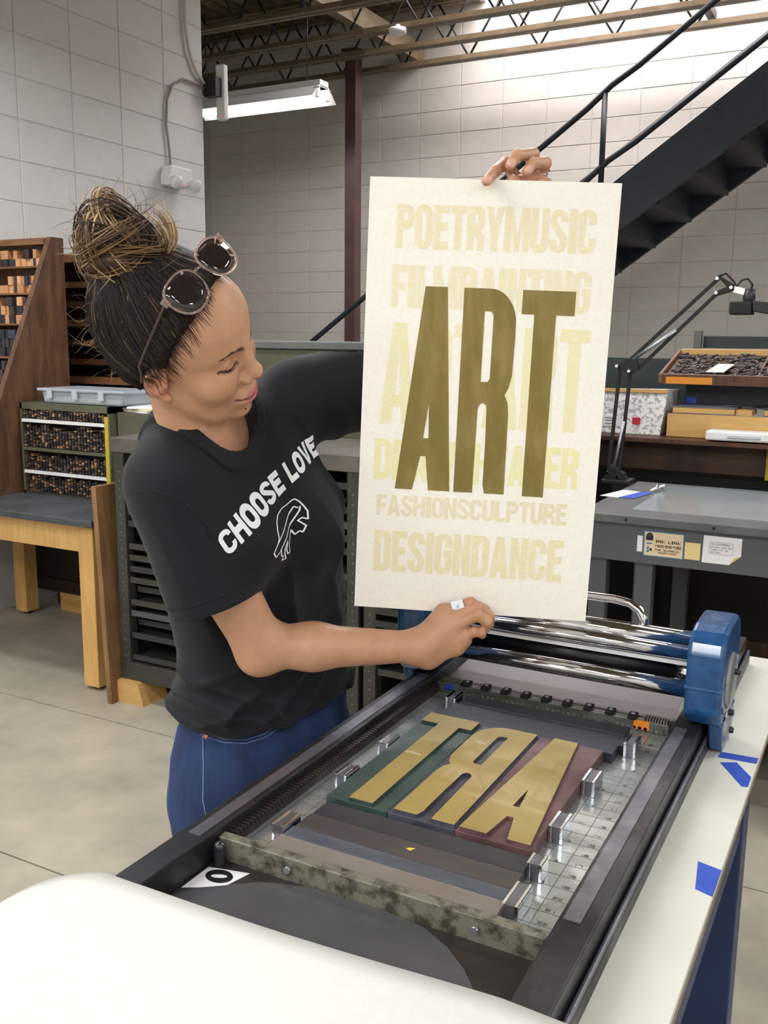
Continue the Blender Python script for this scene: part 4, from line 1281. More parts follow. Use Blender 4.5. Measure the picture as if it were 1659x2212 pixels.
def sdf_mesh(fn, lo, hi, h, newton=2):
    """block-sparse surface nets"""
    lo = np.array(lo, float); hi = np.array(hi, float)
    B = 12
    nb = np.ceil((hi - lo) / (h * B)).astype(int)
    n = nb * B
    g = np.empty(tuple(n), np.float32)
    bi = np.stack(np.meshgrid(*[np.arange(k) for k in nb], indexing='ij'), -1).reshape(-1, 3)
    cen = lo + (bi * B + (B - 1) / 2) * h
    dc = fn(cen)
    gv = g.reshape(nb[0], B, nb[1], B, nb[2], B).transpose(0, 2, 4, 1, 3, 5)
    gv[...] = dc.reshape(tuple(nb))[..., None, None, None]
    act = bi[np.abs(dc) < h * B * 1.25]
    off = np.stack(np.meshgrid(*[np.arange(B)] * 3, indexing='ij'), -1).reshape(-1, 3)
    step = 60
    for s in range(0, len(act), step):
        a = act[s:s + step]
        pts = lo + (a[:, None, :] * B + off[None]) * h
        d = fn(pts.reshape(-1, 3)).reshape(len(a), B, B, B)
        for q, dd in zip(a, d):
            gv[q[0], q[1], q[2]] = dd
    s = g < 0
    c = np.zeros(tuple(n - 1), np.int8)
    for dx in (0, 1):
        for dy in (0, 1):
            for dz in (0, 1):
                c += s[dx:n[0] - 1 + dx, dy:n[1] - 1 + dy, dz:n[2] - 1 + dz]
    cells = np.argwhere((c > 0) & (c < 8))
    idx = np.full(tuple(n - 1), -1, np.int32)
    idx[tuple(cells.T)] = np.arange(len(cells))
    co = np.array([[dx, dy, dz] for dx in (0, 1) for dy in (0, 1) for dz in (0, 1)])
    vals = np.stack([g[cells[:, 0] + q[0], cells[:, 1] + q[1], cells[:, 2] + q[2]] for q in co], 1)
    acc = np.zeros((len(cells), 3)); cnt = np.zeros(len(cells))
    for i in range(8):
        for j in range(i + 1, 8):
            if np.abs(co[i] - co[j]).sum() != 1:
                continue
            a = vals[:, i]; b = vals[:, j]
            m = (a < 0) != (b < 0)
            t = np.where(m, a / np.where(m, a - b, 1), 0)
            acc += np.where(m[:, None], co[i] + (co[j] - co[i]) * t[:, None], 0)
            cnt += m
    V = lo + (cells + acc / cnt[:, None]) * h
    F = []
    for ax in range(3):
        o1, o2 = [(1, 2), (2, 0), (0, 1)][ax]
        sl0 = [slice(1, n[k] - 1) for k in range(3)]
        sl0[ax] = slice(0, n[ax] - 1)
        sl1 = list(sl0)
        sl1[ax] = slice(1, n[ax])
        a = s[tuple(sl0)]; b = s[tuple(sl1)]
        e = np.argwhere(a != b) + np.array([0 if k == ax else 1 for k in range(3)])
        u1 = np.zeros(3, int); u1[o1] = 1
        u2 = np.zeros(3, int); u2[o2] = 1
        q = np.stack([idx[tuple((e - u1 - u2).T)], idx[tuple((e - u2).T)], idx[tuple(e.T)], idx[tuple((e - u1).T)]], 1)
        inside = s[tuple(e.T)]
        q[~inside] = q[~inside][:, ::-1]
        F.append(q)
    F = np.concatenate(F)
    F = F[(F >= 0).all(1)]
    for _ in range(newton):
        d = fn(V)
        e = h * .5
        gr = np.stack([(fn(V + np.eye(3)[k] * e) - fn(V - np.eye(3)[k] * e)) / (2 * e) for k in range(3)], 1)
        stp = d[:, None] * gr / np.maximum((gr * gr).sum(1), .25)[:, None]
        l = np.linalg.norm(stp, axis=1)
        stp *= np.minimum(1, h * .7 / np.maximum(l, 1e-9))[:, None]
        V = V - stp
    return V, F


def grad(fn, p, e=.002):
    g_ = np.stack([fn(p + np.eye(3)[k] * e) - fn(p - np.eye(3)[k] * e) for k in range(3)], 1)
    return g_ / np.maximum(np.linalg.norm(g_, axis=1), 1e-9)[:, None]


def snap(fn, p, off=0.0, n=12):
    p = np.array(p, float).reshape(-1, 3).copy()
    for _ in range(n):
        p -= (fn(p) - off)[:, None] * grad(fn, p) * .8
    return p


def march(fn, o, d, off=0.0, n=60, tmax=.6):
    o = np.array(o, float).reshape(-1, 3); d = np.array(d, float).reshape(-1, 3)
    t = np.zeros(len(o))
    for _ in range(n):
        t = np.minimum(t + (fn(o + t[:, None] * d) - off) * .8, tmax)
    return o + t[:, None] * d


# ---- frame of the head (columns: forward, left, up)
HR = np.array([[0.94324294, -0.11470058, 0.31166733], [0.27414601, 0.79861446, -0.53577879], [-0.1874479, 0.59081192, 0.78473216]])
HO = np.array([-.8506, 1.0198, 1.4961])


def hl(p):
    return (p - HO) @ HR


def hw(v):
    return HO + np.array(v, float) @ HR.T


NECK = np.array((-.890, 1.098, 1.330))
LAT = nv((.217, .976, 0))
FWD = nv((.976, -.217, 0))


def skull(q):
    d = ell(q, (-.012, 0, .036), (.093, .073, .080))
    d = smin(d, ell(q, (.026, 0, .040), (.060, .064, .060)), .03)
    return d


def f_head(q):
    a = np.stack([q[:, 0], np.abs(q[:, 1]), q[:, 2]], 1)
    d = skull(q)
    d = smin(d, ell(q, (.026, 0, -.028), (.057, .058, .070)), .03)
    d = smin(d, ell(q, (.036, 0, -.066), (.041, .046, .038)), .025)
    d = smin(d, ell(q, (.067, 0, -.097), (.020, .023, .0165)), .018)
    d = smin(d, cap(a, (-.006, .054, -.050), (.045, .034, -.088), .014), .025)
    d = smin(d, ell(a, (.057, .038, -.030), (.025, .025, .024)), .022)
    d = smin(d, cap(a, (.078, .008, .021), (.060, .044, .021), .0075), .016)
    # eye hollow and closed lids
    d = smax(d, -ell(a, (.086, .032, .004), (.0115, .0165, .0080)), .013)
    d = smin(d, ell(a, (.0630, .0305, .002), (.0150, .0158, .0128)), .005)
    d = smax(d, -cap(a, (.083, .018, -.0038), (.068, .0455, -.0015), .0022), .0035)
    # nose
    d = smin(d, chain(q, [(.084, 0, .014), (.0895, 0, -.008), (.0980, 0, -.025)], [.0080, .0085, .0098], .006), .012)
    d = smin(d, ell(q, (.0980, 0, -.0275), (.0112, .0125, .0102)), .006)
    d = smin(d, ell(a, (.0895, .0138, -.0335), (.0108, .0080, .0084)), .0045)
    d = smax(d, -ell(a, (.0940, .0072, -.0425), (.0060, .0040, .0032)), .003)
    # mouth region and lips
    d = smin(d, ell(q, (.074, 0, -.066), (.021, .028, .022)), .014)
    d = smin(d, chain(a, [(.0925, -.001, -.0640), (.0895, .010, -.0635), (.0775, .0265, -.0630)], [.0050, .0048, .0022], .004), .0045)
    d = smin(d, chain(a, [(.0910, -.001, -.0730), (.0880, .010, -.0722), (.0770, .0245, -.0660)], [.0066, .0062, .0026], .004), .0045)
    d = smax(d, -chain(a, [(.0975, -.001, -.0683), (.0935, .012, -.0680), (.0800, .0285, -.0625)], [.0016, .0016, .0014], .002), .0025)
    d = smax(d, -ell(q, (.094, 0, -.0835), (.006, .016, .0045)), .006)
    # smile crease
    d = smax(d, -chain(a, [(.0895, .0205, -.038), (.0850, .0315, -.056), (.0720, .036, -.072)], [.0020, .0021, .0012], .002), .006)
    # ears
    ca, sa = math.cos(.28), math.sin(.28)
    ER = np.array([[ca, 0, sa], [0, 1, 0], [-sa, 0, ca]])
    ear = ell(a, (-.010, .0745, -.016), (.0165, .0075, .0300), ER)
    ear = smax(ear, -ell(a, (-.006, .0825, -.014), (.0095, .0070, .0165), ER), .004)
    ear = smin(ear, ell(a, (.0015, .0750, -.022), (.0045, .0050, .0060)), .005)
    ear = smin(ear, ell(a, (.000, .0725, -.042), (.0085, .0045, .0080)), .006)
    d = smin(d, ear, .006)
    return d


TS = np.array([  # z, cx, cy, half width, half depth
    (.70, -.925, 1.302, .170, .120), (.80, -.921, 1.297, .172, .124), (.86, -.917, 1.291, .168, .120), (.98, -.906, 1.277, .156, .108),
    (1.08, -.899, 1.250, .160, .114), (1.18, -.893, 1.212, .166, .114), (1.26, -.887, 1.180, .172, .106), (1.32, -.884, 1.158, .152, .086),
    (1.37, -.888, 1.128, .090, .060), (1.42, -.890, 1.118, .045, .035)])
SR = np.array((-.888, 1.026, 1.296))
SL = np.array((-.845, 1.290, 1.402))
EL_R = np.array((-0.8005, 1.1154, 1.0462))
WR_R = np.array((-.598, 1.240, 1.043))
SE_R = np.array((-.840, 1.056, 1.120))
EL_L = np.array((-.66, 1.485, 1.455))
WR_L = np.array((-.512, 1.415, 1.640))


def torso(p, inset=0.0):
    z = p[:, 2]
    cx = np.interp(z, TS[:, 0], TS[:, 1]); cy = np.interp(z, TS[:, 0], TS[:, 2])
    a = np.interp(z, TS[:, 0], TS[:, 3]) - inset; b = np.interp(z, TS[:, 0], TS[:, 4]) - inset
    dx = p[:, 0] - cx; dy = p[:, 1] - cy
    u = dx * LAT[0] + dy * LAT[1]; v = dx * FWD[0] + dy * FWD[1]
    k = (np.abs(u / a) ** 2.3 + np.abs(v / b) ** 2.3) ** (1 / 2.3)
    d = (k - 1) * np.minimum(a, b)
    d = np.maximum(d, z - 1.40)
    return d * .9


def bust(p):
    c = np.array((-.889, 1.19, 1.20)) + FWD * .085
    return np.minimum(ell(p, c - LAT * .07, (.050, .055, .055)), ell(p, c + LAT * .065, (.050, .055, .055)))


def body_core(p):
    d = torso(p, .022)
    d = smin(d, cap(p, SR, NECK + np.array((0, -.02, -.02)), .036, .032), .04)
    d = smin(d, cap(p, SL, NECK + np.array((0, .02, -.02)), .036, .032), .04)
    return d


def f_headneck(p):
    q = hl(p)
    d = f_head(q)
    nk = cap(p, hw((-.022, 0, -.045)), NECK + np.array((0, .004, 0)), .042, .044)
    nk = smin(nk, cap(p, hw((-.020, -.045, -.040)), NECK + FWD * .030 - LAT * .01, .010, .010), .02)
    d = smin(d, nk, .012)
    c = smin(body_core(p), nk, .035)
    return np.minimum(smin(d, c, .02), d)


def fingers(p, chains, k=.004):
    d = None
    for pts, rs in chains:
        e = chain(p, pts, rs, .003)
        d = e if d is None else smin(d, e, k)
    return d


HAND_R = {
    'wrist': WR_R,
    'index': [(-0.5718, 1.2692, 1.0956), (-0.5351, 1.2858, 1.1092), (-0.5178, 1.2995, 1.0974), (-0.5130, 1.3093, 1.0824)],
    'middle': [(-0.5576, 1.2653, 1.0900), (-0.5190, 1.2799, 1.1057), (-0.5065, 1.2926, 1.0907), (-0.5099, 1.3024, 1.0745)],
    'ring': [(-0.5469, 1.2641, 1.0790), (-0.5159, 1.2694, 1.0974), (-0.5052, 1.2786, 1.0866), (-0.5097, 1.2872, 1.0727)],
    'pinky': [(-0.5399, 1.2685, 1.0600), (-0.5210, 1.2693, 1.0708), (-0.5138, 1.2773, 1.0690), (-0.5152, 1.2868, 1.0625)],
    'thumb': [(-0.5845, 1.2687, 1.0535), (-0.5675, 1.3076, 1.0754), (-0.5433, 1.3323, 1.0876), (-0.5268, 1.3407, 1.0969)],
    'edge': [(-0.5854, 1.2488, 1.0260), (-0.5493, 1.2683, 1.0440), (-0.5372, 1.2713, 1.0553)],
}
HAND_L = {
    'index': [(-0.5186, 1.3890, 1.7294), (-0.5292, 1.3574, 1.7539), (-0.5281, 1.3162, 1.7360), (-0.5286, 1.2859, 1.7185)],
    'middle': [(-0.5074, 1.3994, 1.7341), (-0.4962, 1.3823, 1.7676), (-0.5030, 1.3342, 1.7583), (-0.5070, 1.3186, 1.7430)],
    'ring': [(-0.4945, 1.4060, 1.7329), (-0.4796, 1.3887, 1.7552), (-0.4835, 1.3483, 1.7485), (-0.4876, 1.3342, 1.7353)],
    'pinky': [(-0.4817, 1.4132, 1.7120), (-0.4753, 1.3882, 1.7252), (-0.4793, 1.3591, 1.7227), (-0.4838, 1.3487, 1.7177)],
    'thumb': [(-0.5151, 1.3789, 1.6990), (-0.5134, 1.3536, 1.7119), (-0.5073, 1.3325, 1.7219), (-0.5052, 1.3244, 1.7106)],
}
FR = [.0092, .0088, .0080, .0070]


def f_arm_r(p):
    up = cap(p, SR, EL_R, .050, .0365)
    m = EL_R + (WR_R - EL_R) * .33
    fo = chain(p, [EL_R, m, WR_R], [.0335, .0335, .0225], .02)
    d = smin(up, fo, .022)
    d = smin(d, ell(p, EL_R + np.array((.0, -.004, -.018)), (.024, .024, .022)), .022)
    H = HAND_R
    w = np.array(H['edge'][0])
    d = smin(d, cap(p, WR_R, w, .0210, .0145), .012)
    pal = cap(p, WR_R, H['index'][0], .0200, .0125)
    for f_, r in (('middle', .0130), ('ring', .0125), ('pinky', .0115)):
        pal = smin(pal, cap(p, WR_R, H[f_][0], .0200, r), .012)
    pal = smin(pal, chain(p, H['edge'], [.0150, .0130, .0105], .01), .012)
    d = smin(d, pal, .016)
    fg = fingers(p, [(H['index'], FR), (H['middle'], FR), (H['ring'], FR), (H['pinky'], [.0084, .0080, .0074, .0066])], .0009)
    th = chain(p, H['thumb'], [.016, .012, .0100, .0085], .004)
    kn = None
    d = smin(d, smin(fg, th, .002), .0045)
    return d


def f_arm_l(p):
    d = smin(cap(p, SL, EL_L, .048, .040), chain(p, [EL_L, EL_L + (WR_L - EL_L) * .35, WR_L], [.039, .036, .022], .02), .03)
    H = HAND_L
    pal = cap(p, WR_L, H['index'][0], .019, .0120)
    for f_ in ('middle', 'ring', 'pinky'):
        pal = smin(pal, cap(p, WR_L, H[f_][0], .019, .0120), .012)
    pal = smin(pal, cap(p, (-0.5190, 1.3636, 1.7245), (-0.4912, 1.3886, 1.7289), .0125, .0120), .012)
    d = smin(d, pal, .016)
    fg = fingers(p, [(H['index'], FR), (H['middle'], FR), (H['ring'], FR), (H['pinky'], [.0082, .0078, .0072, .0064])], .0018)
    th = chain(p, H['thumb'], [.015, .0115, .0098, .0085], .004)
    return smin(d, smin(fg, th, .003), .006)


CC = np.array((-.890, 1.102, 1.380))
C_LAT = nv((.038, .159, .002))
C_FR = nv((.056, -.016, -.060))
C_N = np.cross(C_FR, C_LAT)
if C_N[2] < 0:
    C_N = -C_N


def sleeve_l_end():
    return SL + nv(EL_L - SL) * .135


def ridge(x):
    return (1 - np.abs(np.sin(x * .5))) ** 1.6


def folds(p):
    z = p[:, 2]
    u = (p - CC) @ LAT
    v = (p - CC) @ FWD
    n1 = .5 + .5 * np.sin(17 * u + 9 * z + 2 * np.sin(13 * z))
    n2 = .5 + .5 * np.sin(21 * z - 11 * u + 2.2 * np.sin(9 * u + 1))
    # fans from the raised left shoulder, across the chest and down to the right hip
    w1 = ridge(88 * (z * .50 + u * .86) + 3.0 * np.sin(8 * z + 5 * u)) * n1 * np.clip((u + .12) * 6, 0, 1) * np.clip((1.43 - z) * 6, 0, 1)
    w2 = ridge(120 * (z * .80 - u * .60) + 2.6 * np.sin(10 * u + 2)) * n2 * np.clip((1.15 - z) * 6, 0, 1)
    w3 = ridge(170 * (z + .20 * u) + 2.4 * np.sin(13 * v + 4 * u)) * n1 * np.clip((1.00 - z) * 8, 0, 1)
    w4 = ridge(105 * (z * .45 + u * .3 + v * .8) + 2.0 * np.sin(14 * z)) * n2 * np.clip((-u - .04) * 8, 0, 1) * np.clip((1.30 - z) * 8, 0, 1)
    return -(.0095 * w1 + .0070 * w2 + .0060 * w3 + .0075 * w4)


def f_shirt(p, whole=False):
    d = torso(p)
    d = smin(d, bust(p), .05)
    d = smin(d, cap(p, SR + np.array((0, .02, 0)), NECK + np.array((-.01, -.01, .010)), .050, .056), .05)
    d = smin(d, cap(p, SL, NECK + np.array((-.01, .02, .010)), .056, .058), .05)
    sr = cap(p, SR, SE_R, .060, .065)
    ax = nv(SE_R - SR)
    sr = smax(sr, (p - SE_R) @ ax, .004)
    sle = sleeve_l_end()
    al = nv(EL_L - SL)
    sl = smax(cap(p, SL, sle, .066, .074), (p - sle) @ al, .004)
    d = smin(d, smin(sr, sl, .02), .03)
    d = d + folds(p)
    # openings
    d = smax(d, -cap(p, SE_R - ax * .05, SE_R + ax * .1, .046, .076), .003)
    d = smax(d, -cap(p, sle - al * .05, sle + al * .1, .050, .086), .003)
    d = smax(d, .884 + .012 * np.sin((p[:, 1] - 1.2) * 9) - p[:, 2], .004)
    q = p - CC
    s = q @ C_N
    r = np.sqrt((q @ C_LAT) ** 2 + ((q @ C_FR) / 1.40) ** 2)
    hole = np.maximum(r - .060, -(s + .05))
    if whole:
        return d
    d = smax(d, -hole, .004)
    return d


def f_collar(p):
    q = p - CC
    r = np.sqrt((q @ C_LAT) ** 2 + ((q @ C_FR) / 1.40) ** 2)
    d0 = f_shirt(p, True)
    d = smax(np.abs(d0) - .0042, np.abs(r - .0665) - .0085, .002)
    return smax(d, -(q @ C_N + .06), .002)


def f_jeans(p):
    d = torso(p, .013)
    d = np.maximum(d, p[:, 2] - .945)
    hipc = np.array((-.928, 1.298, .76))
    d = smin(d, ell(p, hipc, (.13, .18, .14)), .05)
    for s_, kx in ((-1, 0.0), (1, .02)):
        h = hipc + LAT * .085 * s_ - np.array((0, 0, .06))
        kn = np.array((-.90 + kx, 1.30 + s_ * .10, .47))
        an = np.array((-.94, 1.31 + s_ * .115, .07))
        d = smin(d, chain(p, [h, kn, an], [.092, .066, .052], .03), .035)
    d = smax(d, .045 - p[:, 2], .006)
    d = smax(d, p[:, 2] - .94, .006)
    return d + .0012 * np.sin(90 * p[:, 2] + 5 * np.sin(20 * p[:, 1])) * np.clip((.8 - p[:, 2]) * 8, 0, 1)


# ---- hair volume (head frame)
HZ = [-.10, -.06, -.035, -.005, .02, .05, .08, .10, .13]
HX = [-.050, -.042, -.028, .000, .014, .028, .045, .052, .056]


def f_hair(p):
    q = hl(p)
    back = np.clip((-q[:, 0] + .01) / .09, 0, 1)
    d = skull(q) - .0065 - .013 * back ** 1.2
    d = smin(d, ell(q, (-.045, 0, -.020), (.062, .064, .062)), .02)
    xh = np.interp(q[:, 2], HZ, HX) - .10 * np.clip(np.abs(q[:, 1]) - .048, 0, .03) * (q[:, 2] > -.01)
    d = smax(d, (q[:, 0] - xh) * .85, .010)
    d = smax(d, (-.082 - q[:, 2]), .02)
    aa = np.stack([q[:, 0], np.abs(q[:, 1]), q[:, 2]], 1)
    d = smax(d, -ell(aa, (-.002, .080, -.022), (.024, .030, .034)), .006)
    # pull up into the base of the bun
    d = smin(d, cap(q, (-.040, 0, .085), (-.070, 0, .125), .045, .032), .03)
    return d
# ================================================================== person: meshes
def np_mesh(name, V, F, m, col=None, smooth=True):
    me = bpy.data.meshes.new(name)
    V = np.asarray(V, np.float32)
    F = np.asarray(F, np.int32)
    k = F.shape[1]
    me.vertices.add(len(V))
    me.vertices.foreach_set('co', V.ravel())
    me.loops.add(F.size)
    me.loops.foreach_set('vertex_index', F.ravel())
    me.polygons.add(len(F))
    me.polygons.foreach_set('loop_start', np.arange(0, F.size, k, dtype=np.int32))
    me.polygons.foreach_set('use_smooth', np.full(len(F), smooth))
    me.update(calc_edges=True)
    me.validate()
    if col is not None:
        a = me.color_attributes.new('Col', 'FLOAT_COLOR', 'POINT')
        c4 = np.ones((len(V), 4), np.float32)
        c4[:, :3] = col
        a.data.foreach_set('color', c4.ravel())
    me.materials.append(m)
    return me


def lin(r, g, b):
    return np.array(S(r, g, b)[:3])


SKIN = lin(198, 150, 118)


def mixc(c, k, w):
    return c * (1 - w[:, None]) + np.array(k) * w[:, None]


def sstep(a, b, x):
    t = np.clip((x - a) / (b - a), 0, 1)
    return t * t * (3 - 2 * t)


M_SKIN = mat('skin', (1, 1, 1, 1), .46, attr='Col', base2=(.88, .86, .86, 1), scale=55, lo=.3, hi=.8, bump=.05, bscale=420, sss=.12)
parts = []
V1, F1 = sdf_mesh(f_headneck, (-1.06, .86, 1.26), (-.70, 1.25, 1.66), .0021)
keep = V1[:, 2] > 1.265
q = hl(V1)
a = np.stack([q[:, 0], np.abs(q[:, 1]), q[:, 2]], 1)
c1 = np.tile(SKIN, (len(V1), 1))
c1 = mixc(c1, lin(186, 122, 92), .5 * sstep(.03, .005, np.linalg.norm(a - np.array((.07, .038, -.03)), axis=1)))
c1 = mixc(c1, lin(186, 118, 94), .6 * sstep(.014, .006, np.linalg.norm(a - np.array((.1, .006, -.04)), axis=1)))
ul = chain(a, [(.0925, -.001, -.0640), (.0895, .010, -.0635), (.0775, .0265, -.0630)], [.0050, .0048, .0022], .004)
ll = chain(a, [(.0910, -.001, -.0730), (.0880, .010, -.0722), (.0770, .0245, -.0660)], [.0066, .0062, .0026], .004)
c1 = mixc(c1, lin(188, 112, 112), sstep(.0022, .0004, np.minimum(ul, ll)) * (q[:, 0] > .07))
mo = chain(a, [(.0975, -.001, -.0683), (.0935, .012, -.0680), (.0800, .0285, -.0625)], [.0016, .0016, .0014], .002)
c1 = mixc(c1, lin(104, 50, 48), .9 * sstep(.0012, -.0004, mo))
ear_w = sstep(.036, .022, np.linalg.norm(a - np.array((-.008, .075, -.016)), axis=1)) * (a[:, 1] > .066)
c1 = mixc(c1, lin(196, 128, 100), .6 * ear_w)
# hair shadowless stubble of the soft hairline: the scalp colour changes to hair colour
xh = np.interp(q[:, 2], HZ, HX) - .10 * np.clip(np.abs(q[:, 1]) - .048, 0, .03) * (q[:, 2] > -.01)
c1 = mixc(c1, lin(84, 60, 46), .75 * sstep(.014, -.004, q[:, 0] - xh) * sstep(-.02, .01, q[:, 2]))
V1k = V1
parts.append((V1, F1, c1))


def nail_colour(V, c, H, names):
    for n_ in names:
        t = np.array(H[n_][3]); d_ = nv(np.array(H[n_][3]) - np.array(H[n_][2]))
        ctr = t - d_ * .002 + nv(np.array((.62, -.75, .25))) * .0065
        c = mixc(c, lin(226, 178, 160), .85 * sstep(.0075, .0055, np.linalg.norm(V - ctr, axis=1)))
    return c


V2, F2 = sdf_mesh(f_arm_r, (-.98, .94, .97), (-.43, 1.36, 1.40), .0019)
c2 = np.tile(SKIN, (len(V2), 1))
for n_ in ('index', 'middle', 'ring', 'pinky'):
    for k_ in (0, 1):
        c2 = mixc(c2, lin(186, 124, 98), .35 * sstep(.016, .006, np.linalg.norm(V2 - np.array(HAND_R[n_][k_]), axis=1)))
parts.append((V2, F2, c2))
V3, F3 = sdf_mesh(f_arm_l, (-.92, 1.22, 1.33), (-.42, 1.56, 1.80), .0019)
c3 = nail_colour(V3, np.tile(SKIN, (len(V3), 1)), HAND_L, ('index', 'middle', 'ring'))
parts.append((V3, F3, c3))
o_ = 0
VV, FF, CCo = [], [], []
for v_, f_, c_ in parts:
    VV.append(v_); FF.append(f_ + o_); CCo.append(c_); o_ += len(v_)
V4, F4 = sdf_mesh(body_core, (-1.1, .9, .80), (-.70, 1.5, 1.40), .012, 1)
VV.append(V4); FF.append(F4 + o_); CCo.append(np.tile(SKIN, (len(V4), 1)))
person = obj('person', np_mesh('person', np.concatenate(VV), np.concatenate(FF), M_SKIN, np.concatenate(CCo)))
tag(person, 'person in a black t-shirt and jeans holding up the poster, hair in a bun', 'person')

# ---- clothes
M_SHIRT = mat('black_cotton', S(10, 13, 18), .78, base2=S(13, 16, 22), scale=40, bump=.12, bscale=900, spec=.4, sheen=.06)
VS, FS = sdf_mesh(f_shirt, (-1.12, .88, .79), (-.62, 1.56, 1.48), .0034)
shirt = obj('t_shirt', np_mesh('t_shirt', VS, FS, M_SHIRT), person)
VC, FC = sdf_mesh(f_collar, (-1.0, .99, 1.27), (-.78, 1.22, 1.47), .0026, 1)
obj('collar', np_mesh('collar', VC, FC, M_SHIRT), shirt)
# sleeve hem stitch line
ax_ = nv(SE_R - SR)
e1 = nv(np.cross(ax_, (0, 0, 1))); e2 = np.cross(ax_, e1)
ring_ = np.array([SE_R - ax_ * .022 + (e1 * math.cos(t) + e2 * math.sin(t)) * .068 for t in np.linspace(0, 2 * math.pi, 60, endpoint=False)])
ring_ = snap(f_shirt, ring_, .0004)
MB().tube([tuple(x) for x in ring_], .0006, 5, closed=True).build('hem_stitch', mat('hem_thread', S(22, 25, 32), .8), shirt)
SEAM = snap(f_shirt, [(-0.8929, 0.9673, 1.2927), (-0.8697, 0.9690, 1.2970), (-0.8498, 0.9784, 1.2911), (-0.8295, 0.9870, 1.2803), (-0.8105, 0.9941, 1.2657), (-0.8026, 1.0063, 1.2486), (-0.7936, 1.0073, 1.2301)], .0003)
MB().tube([tuple(x) for x in SEAM], .0009, 6).build('sleeve_seam', MATS['hem_thread'], shirt)
M_DENIM = mat('denim', S(33, 56, 98), .8, base2=S(22, 40, 76), scale=30, detail=8, stretch=(1, 1, .25), bump=.2, bscale=500)
VJ, FJ = sdf_mesh(f_jeans, (-1.14, 1.03, .0), (-.70, 1.58, .93), .0055)
jeans = obj('jeans', np_mesh('jeans', VJ, FJ, M_DENIM), person)
M_THREAD = mat('denim_thread', S(112, 134, 176), .8)


def stitch(pts, name, r=.0008):
    p_ = snap(f_jeans, pts, .0006)
    return MB().tube([tuple(x) for x in p_], r, 5).build(name, M_THREAD, jeans)


stitch([(-0.9242, 1.1504, 0.8651), (-0.8963, 1.1528, 0.8607), (-0.8698, 1.1667, 0.8595), (-0.8532, 1.1881, 0.8645), (-0.8433, 1.2068, 0.8740), (-0.8379, 1.2123, 0.8867)], 'pocket_stitch')
stitch([(-0.9234, 1.1520, 0.8710), (-0.8968, 1.1537, 0.8665), (-0.8704, 1.1676, 0.8654), (-0.8557, 1.1879, 0.8704), (-0.8477, 1.2053, 0.8784)], 'pocket_stitch')
stitch([(-0.9395, 1.1587, 0.8892), (-0.9280, 1.1480, 0.8636), (-0.9211, 1.1426, 0.8193), (-0.9189, 1.1452, 0.7703), (-0.9133, 1.1390, 0.7256), (-0.9077, 1.1327, 0.6810)], 'side_seam', .0012)
stitch([(-1.0111, 1.1708, 0.8536), (-1.0045, 1.1632, 0.7998), (-0.9917, 1.1543, 0.7231)], 'side_seam')
rv = snap(f_jeans, [(-0.9230, 1.1513, 0.8666)], .001)[0]
rn_ = grad(f_jeans, rv[None])[0]
MB().lathe([(0, .0016), (.003, .0016), (.0048, .0008), (.0052, 0)], tuple(rv), tuple(rn_), 14).build('rivet', mat('copper', S(196, 132, 104), .35, .8), jeans)
for s_ in (-1, 1):
    c_ = np.array((-.94, 1.31 + s_ * .115, 0))
    MB().prism([(-.08, -.04), (.14, -.042), (.175, 0), (.14, .042), (-.08, .04), (-.1, 0)], lambda u, v, d: (c_[0] + u, c_[1] + v, d), 0, .075).build('shoe', M_BLACK, person, .02, 3)

# ---- print on the shirt: each vertex is dropped on to the cloth along the chest normal
CO = np.array((-.889, 1.19, 1.20))


def drop(st, lift=.0007):
    st = np.asarray(st, float)
    o = CO + st[:, :1] * LAT + st[:, 1:2] * np.array((0, 0, 1.0)) + FWD * .30
    return march(f_shirt, o, np.tile(-FWD, (len(o), 1)), lift)


def cloth_print(name, groups, place, m, parent):
    V, F = curve_mesh(groups, .0)
    me = bpy.data.meshes.new(name)
    n = len(V)
    # only the front faces are needed: keep unique triangles
    me.from_pydata(V, [], F)
    bm = bmesh.new(); bm.from_mesh(me)
    bmesh.ops.remove_doubles(bm, verts=bm.verts, dist=1e-7)
    bmesh.ops.triangulate(bm, faces=bm.faces)
    for _ in range(3):
        ed = [e for e in bm.edges if e.calc_length() > .006]
        if not ed:
            break
        bmesh.ops.subdivide_edges(bm, edges=ed, cuts=1)
        bmesh.ops.triangulate(bm, faces=bm.faces)
    bm.verts.ensure_lookup_table()
    st = np.array([place(v.co.x, v.co.y) for v in bm.verts])
    W_ = drop(st)
    for v, c in zip(bm.verts, W_):
        v.co = c
    bm.normal_update()
    bm.to_mesh(me); bm.free()
    me.materials.append(m)
    o = obj(name, me, parent)
    return o


M_WPRINT = mat('white_print', S(236, 238, 242), .7)
TXT0 = np.array((-.132, .000)); TXT1 = np.array((.100, .122))
TH = .034


def place_txt(x, y):
    L_ = np.linalg.norm(TXT1 - TXT0)
    d_ = (TXT1 - TXT0) / L_
    n_ = np.array((-d_[1], d_[0]))
    t = x / L_
    return TXT0 + d_ * x + n_ * (y + .010 * math.sin(math.pi * t))


